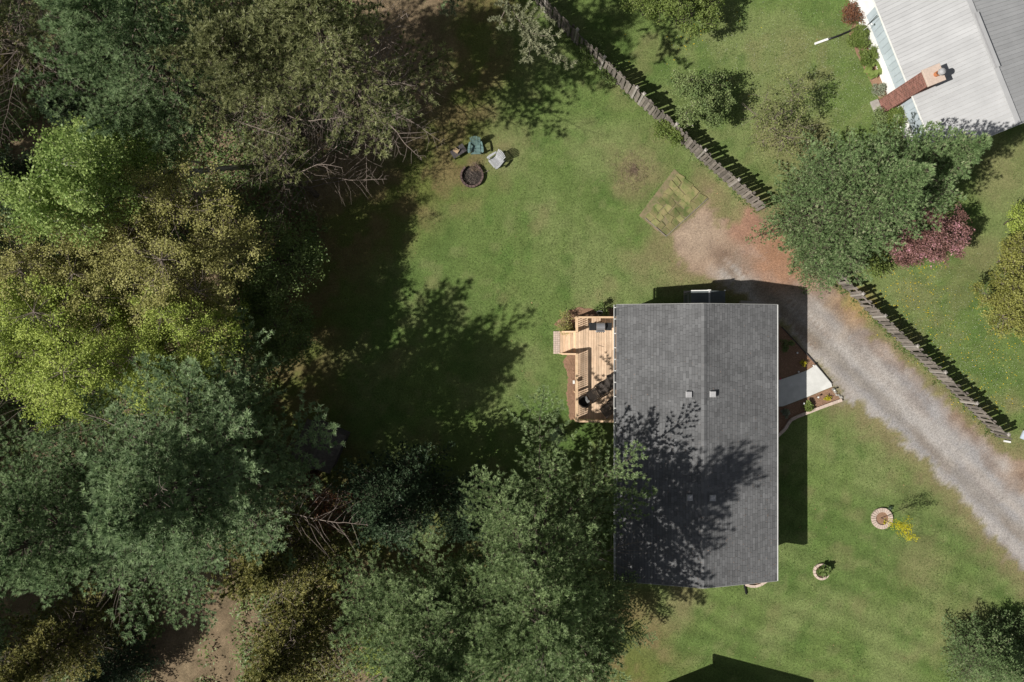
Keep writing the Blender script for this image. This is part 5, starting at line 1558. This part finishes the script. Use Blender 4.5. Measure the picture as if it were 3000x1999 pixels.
# low white wall and the pale blue sloping panels above it
Dw = 1291 * H / F; zl = .66; s_w0, s_w1 = -9.35, -1.0
m = MB(); cs = [NP(s_w0, Dw, 0), NP(s_w1, Dw, 0), NP(s_w1, De2 + .02, 0), NP(s_w0, De2 + .02, 0)]
m.prism([(c[0], c[1]) for c in cs], 0, zl - .02); m.build("low_wall", M['nwall'], nh)
s = s_w0; k = 0
while s < s_w1 - .05:
    s1 = min(s + .34, s_w1)
    m = MB(); th = .03; a0, b0 = Dw - .02, De + .30
    zb = ze - .35
    vs = [NP(s + .006, a0, zl), NP(s1 - .006, a0, zl), NP(s1 - .006, b0, zb), NP(s + .006, b0, zb)]
    vs += [(p[0], p[1], p[2] - th) for p in vs]
    m.raw(vs, [(0, 1, 2, 3), (7, 6, 5, 4), (0, 4, 5, 1), (1, 5, 6, 2), (3, 2, 6, 7), (0, 3, 7, 4)]); m.build("wall_panel", M['nblue'], nh)
    s = s1; k += 1
# thin dark pipe up the wall, small lamp
m = MB(); m.tube([NP(-8.95, Dw - .04, .05), NP(-8.9, Dw - .04, zl), NP(-8.8, De + .1, ze - .4)], .02, 6); m.build("wall_pipe", M['black_plastic'], nh)
q = W(2557, 74, 1.7); m = MB(); m.lathe([(0, .0), (.05, .0), (.06, .05), (.0, .09)], 10, (q[0] - .1, q[1] + .02, 1.75)); m.tube([(q[0] - .1, q[1] + .02, 1.78), (q[0] - .25, q[1] - .05, 1.2)], .01, 5); m.build("wall_lamp", M['lamp_metal'], nh)
# chimney: mortar core, brick courses as pieces, slab, pad and flue
ch_s, ch_w = -4.5, .80
Dc0 = 1256 * H / F; Dc1 = Dc0 + .82; zc = 4.35
m = MB(); cs = [NP(ch_s - ch_w / 2 + .015, Dc0 + .015, 0), NP(ch_s + ch_w / 2 - .015, Dc0 + .015, 0), NP(ch_s + ch_w / 2 - .015, Dc1, 0), NP(ch_s - ch_w / 2 + .015, Dc1, 0)]
chim = empty("chimney", NP(ch_s, Dc0 + .4, 0), 0, "red brick chimney against the neighbour's white wall", "chimney")
cl = chim.location
def cpart(m, name, mat, **k): o = m.build(name, mat, chim, **k); o.location = (-cl.x, -cl.y, 0); return o
m.prism([(c[0], c[1]) for c in cs], 0, zc); cpart(m, "chimney_stack", M['mortar'])
cb_ = []
zz = .12; row = 0
def brick_box(s0, s1, d0, d1, z0, z1):
    mm = MB(); mm.prism([NP(s0, d0, 0)[:2], NP(s1, d0, 0)[:2], NP(s1, d1, 0)[:2], NP(s0, d1, 0)[:2]], z0, z1); return mm
restb = MB(); nb = 0
allb = []
while zz < zc - .06:
    s0 = ch_s - ch_w / 2 - (.105 if row % 2 else 0)
    while s0 < ch_s + ch_w / 2 - .01:
        sa, sb_ = max(s0, ch_s - ch_w / 2), min(s0 + .2, ch_s + ch_w / 2)
        if sb_ - sa > .03: allb.append((sa + .003, sb_ - .004, Dc0, Dc0 + .09, zz, zz + .068))
        s0 += .21
    d0 = Dc0 + (.0 if row % 2 else .11)
    while d0 < Dc1 - .03:
        allb.append((ch_s - ch_w / 2 - .0, ch_s - ch_w / 2 + .05, d0 + .1, min(d0 + .2, Dc1), zz, zz + .068))
        allb.append((ch_s + ch_w / 2 - .05, ch_s + ch_w / 2, d0 + .1, min(d0 + .2, Dc1), zz, zz + .068))
        d0 += .21
    zz += .08; row += 1
allb.sort(key=lambda b: (b[2] > Dc0 + .01, b[4]))
for i, b in enumerate(allb):
    if i < 290: cpart(brick_box(*b), "brick", M['brick'])
    else:
        mm = brick_box(*b); restb.raw(mm.v, mm.f)
if restb.v: o = cpart(restb, "bricks", M['brick']); o["kind"] = "stuff"
m = MB(); cs = [NP(ch_s - ch_w / 2 - .05, Dc0 - .05, 0), NP(ch_s + ch_w / 2 + .05, Dc0 - .05, 0), NP(ch_s + ch_w / 2 + .05, Dc1 + .08, 0), NP(ch_s - ch_w / 2 - .05, Dc1 + .08, 0)]
m.prism([(c[0], c[1]) for c in cs], zc, zc + .12); cpart(m, "chimney_cap", M['pale_paver'], bevel=.015)
m = MB(); q = NP(ch_s + .02, Dc0 + .5, zc + .1); m.lathe([(.12, 0), (.12, .22), (.09, .22), (.09, .02)], 14, q); cpart(m, "flue", M['terracotta'], smooth=False)
m = MB(); m.lathe([(.17, .26), (.16, .40), (.06, .46), (0, .47)], 14, (q[0] + .12, q[1] + .03, q[2])); m.tube([(q[0] + .04, q[1], q[2]), (q[0] + .04, q[1], q[2] + .3)], .015, 4); cpart(m, "flue_cowl", M['vent'])
m = MB(); cs = [NP(ch_s - ch_w / 2 - .08, Dc0 - .45, 0), NP(ch_s + ch_w / 2 + .08, Dc0 - .45, 0), NP(ch_s + ch_w / 2 + .08, Dc0, 0), NP(ch_s - ch_w / 2 - .08, Dc0, 0)]
m.prism([(c[0], c[1]) for c in cs], 0, .12); cpart(m, "footing_pad", M['conc'], bevel=.01)
bed("mulch_bed", "bark chips in the planting strip along the white wall", PX([(2497, 70), (2516, 70), (2600, 275), (2575, 290), (2555, 250), (2510, 160), (2488, 100)]), chips=1200)
pp = empty("drain_pipe", W(2460, 105, .06), 0, "drain pipe on the lawn, black with a white end piece", "pipe")
pl_ = pp.location
def PQ(px, py): a = W(px, py, .06); return (a[0] - pl_.x, a[1] - pl_.y, 0)
m = MB(); m.tube([PQ(2425, 116), PQ(2455, 106), PQ(2490, 91), PQ(2516, 78)], .055, 8); m.build("black_pipe", M['black_plastic'], pp, smooth=True)
m = MB(); m.bar(PQ(2387, 129), PQ(2426, 115), .12, .09); m.build("white_end", M['fascia'], pp, bevel=.01)

# ------------------------------------------------------------------ old shed in the woods, lower left
os_ = empty("old_shed", (*W(925, 1312, 2.3)[:2], 0), R(-24), "small old grey roofed shed in the shade of the pines", "shed")
os_.scale = (.8, .75, .95)
m = MB(); m.box(-1.25, 1.25, -1.35, 1.35, 0, 1.9); m.build("wall", M['dark_wood'], os_)
for s in (-1, 1):
    n = 10
    for k in range(n):
        ya = -1.5 + k * .3
        m = MB(); m.raw([(-1.45 if s < 0 else 1.45, ya + .004, 1.86), (0, ya + .004, 2.4), (0, ya + .296, 2.4), (-1.45 if s < 0 else 1.45, ya + .296, 1.86)] + [(-1.45 if s < 0 else 1.45, ya + .004, 1.82), (0, ya + .004, 2.36), (0, ya + .296, 2.36), (-1.45 if s < 0 else 1.45, ya + .296, 1.82)],
                        [(0, 1, 2, 3), (7, 6, 5, 4), (0, 3, 7, 4), (0, 4, 5, 1), (2, 6, 7, 3)]); m.build("roof_board", M['old_roof'], os_)

# the next building to the south, outside the frame, whose eave shades the bottom of the lawn
sb2 = empty("garage", (8.45, -18.75, 0), R(-14.8), "plain garage beyond the bottom edge whose shadow reaches the lawn", "garage")
m = MB(); m.box(.3, 5.5, -6, -.4, 0, 3.0); m.build("wall", M['siding'], sb2)
for ya, yb, f in ((0, -3.2, 1), (-6.4, -3.2, -1)):
    m = MB()
    m.raw([(0, ya, 3.1), (5.8, ya, 3.1), (5.8, yb, 4.0), (0, yb, 4.0), (0, ya, 3.0), (5.8, ya, 3.0), (5.8, yb, 3.9), (0, yb, 3.9)],
          [(0, 1, 2, 3)[::-f], (7, 6, 5, 4)[::-f], (0, 4, 5, 1), (1, 5, 6, 2), (0, 3, 7, 4)]); m.build("roof", M['roof'], sb2)
